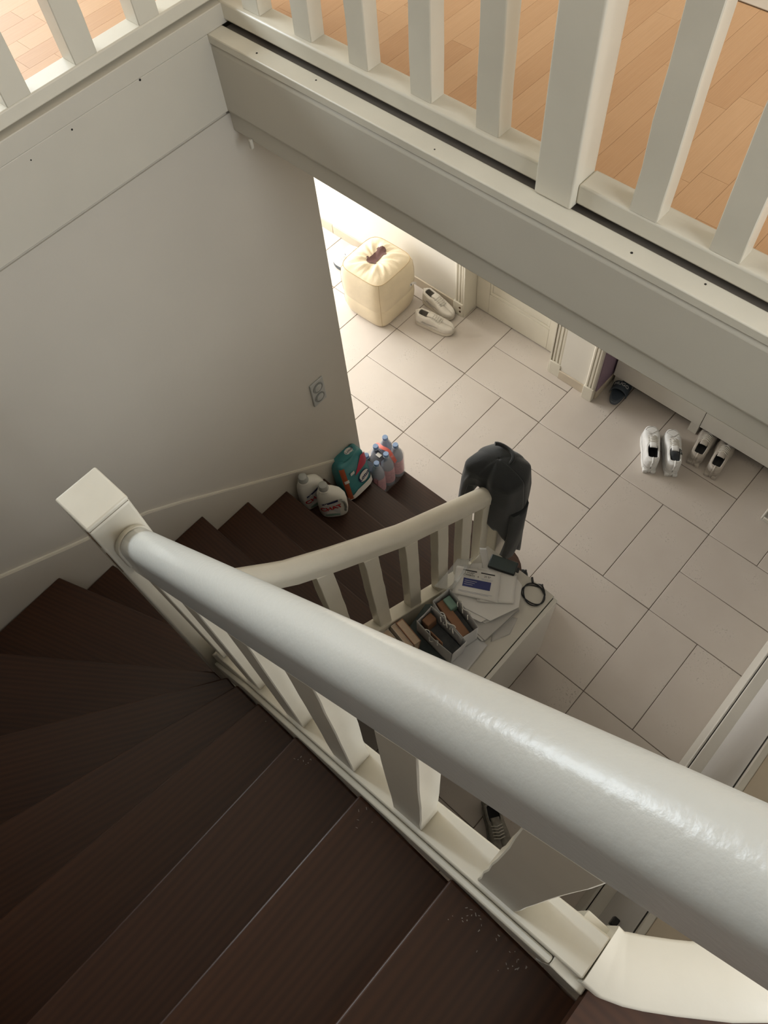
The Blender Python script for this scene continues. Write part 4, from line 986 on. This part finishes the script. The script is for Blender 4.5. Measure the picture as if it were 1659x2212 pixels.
gift_bag('white gift bag standing open with brown wrapping inside, behind the other bag', (1.250, -1.606, Z0 + .0136), math.radians(-14), .205, .084, .160, .0,
         [('brown_wrap', 'paper_kraft', -.095, .09, -.03, .01, .115), ('filling', 'stuff_dark', -.095, .09, .012, .036, .08), ('green_box', 'label_green', -.09, -.03, .0, .036, .13)])
# books lying against the railing
def book(label, c, rz, w, d, h, cov, tilt=0):
    t = thing('book', label, 'book', c, rz, 'books stacked by the lower stair railing')
    B(-w / 2 + .003, w / 2 - .002, -d / 2 + .002, d / 2 - .002, .003, h - .003).build('pages', 'book_page', t)
    MB().box(-w / 2, w / 2, -d / 2, d / 2, 0, .0028).box(-w / 2, w / 2, -d / 2, d / 2, h - .0028, h).box(-w / 2, -w / 2 + .0028, -d / 2, d / 2, .0028, h - .0028).build('cover', cov, t)
    t.rotation_euler = (tilt, 0, rz); return t
BK = math.radians(-10)
book('paperback with tan cover standing next to the white gift bag', (1.148, -1.745, Z0 + .001), BK, .125, .120, .036, 'book_cover', math.radians(80)).location = (1.145, -1.776, Z0 + .062)
book('pale paperback standing second from the gift bag', (1.14, -1.80, Z0 + .001), BK, .125, .116, .024, 'book_pale', math.radians(80)).location = (1.135, -1.812, Z0 + .062)
book('thick pale paperback standing farthest from the gift bag', (1.13, -1.83, Z0 + .001), BK, .125, .116, .034, 'book_pale', math.radians(80)).location = (1.13, -1.850, Z0 + .062)
# ------------------------------------------------------------------ pieces that belong to a part sit under that part
SUB = {'newel_cap': 'newel_post', 'cap_joint': 'newel_post', 'paint_chip': 'newel_post', 'handrail_collar': 'handrail', 'post_cap': 'bottom_post', 'knob': 'drawer_front',
       'socket_insert': 'socket_ring', 'label_band': 'label_panel', 'label_foot': 'label_panel', 'label_motif': 'label_panel', 'small_lettering': 'label_panel', 'tag_print': 'sewn_tag', 'tag_flap': 'sewn_tag',
       'logo_oval': 'logo_rim', 'top_lettering': 'top_logo_oval', 'toe_outline': 'toe_overlay', 'device_lid': 'device_body', 'wheel_print': 'skateboard_print', 'panel_moulding': 'door_leaf',
       'door_rail_frame': 'door_leaf', 'barcode': 'dark_print', 'lettering': 'strap', 'banner_line': 'blue_banner', 'cap_collar': 'bottle_body', 'collar_roll': 'body'}
base = lambda o: o.name.split('.')[0]
for t in [o for o in bpy.data.objects if o.parent is None and o.children]:
    kids = list(t.children)
    for name, host in SUB.items():
        H = [c for c in kids if base(c) == host]; K = [c for c in kids if base(c) == name]
        for i, c in enumerate(K):
            if H: c.parent = H[i % len(H)] if len(H) == len(K) else H[0]
bpy.context.view_layer.update()
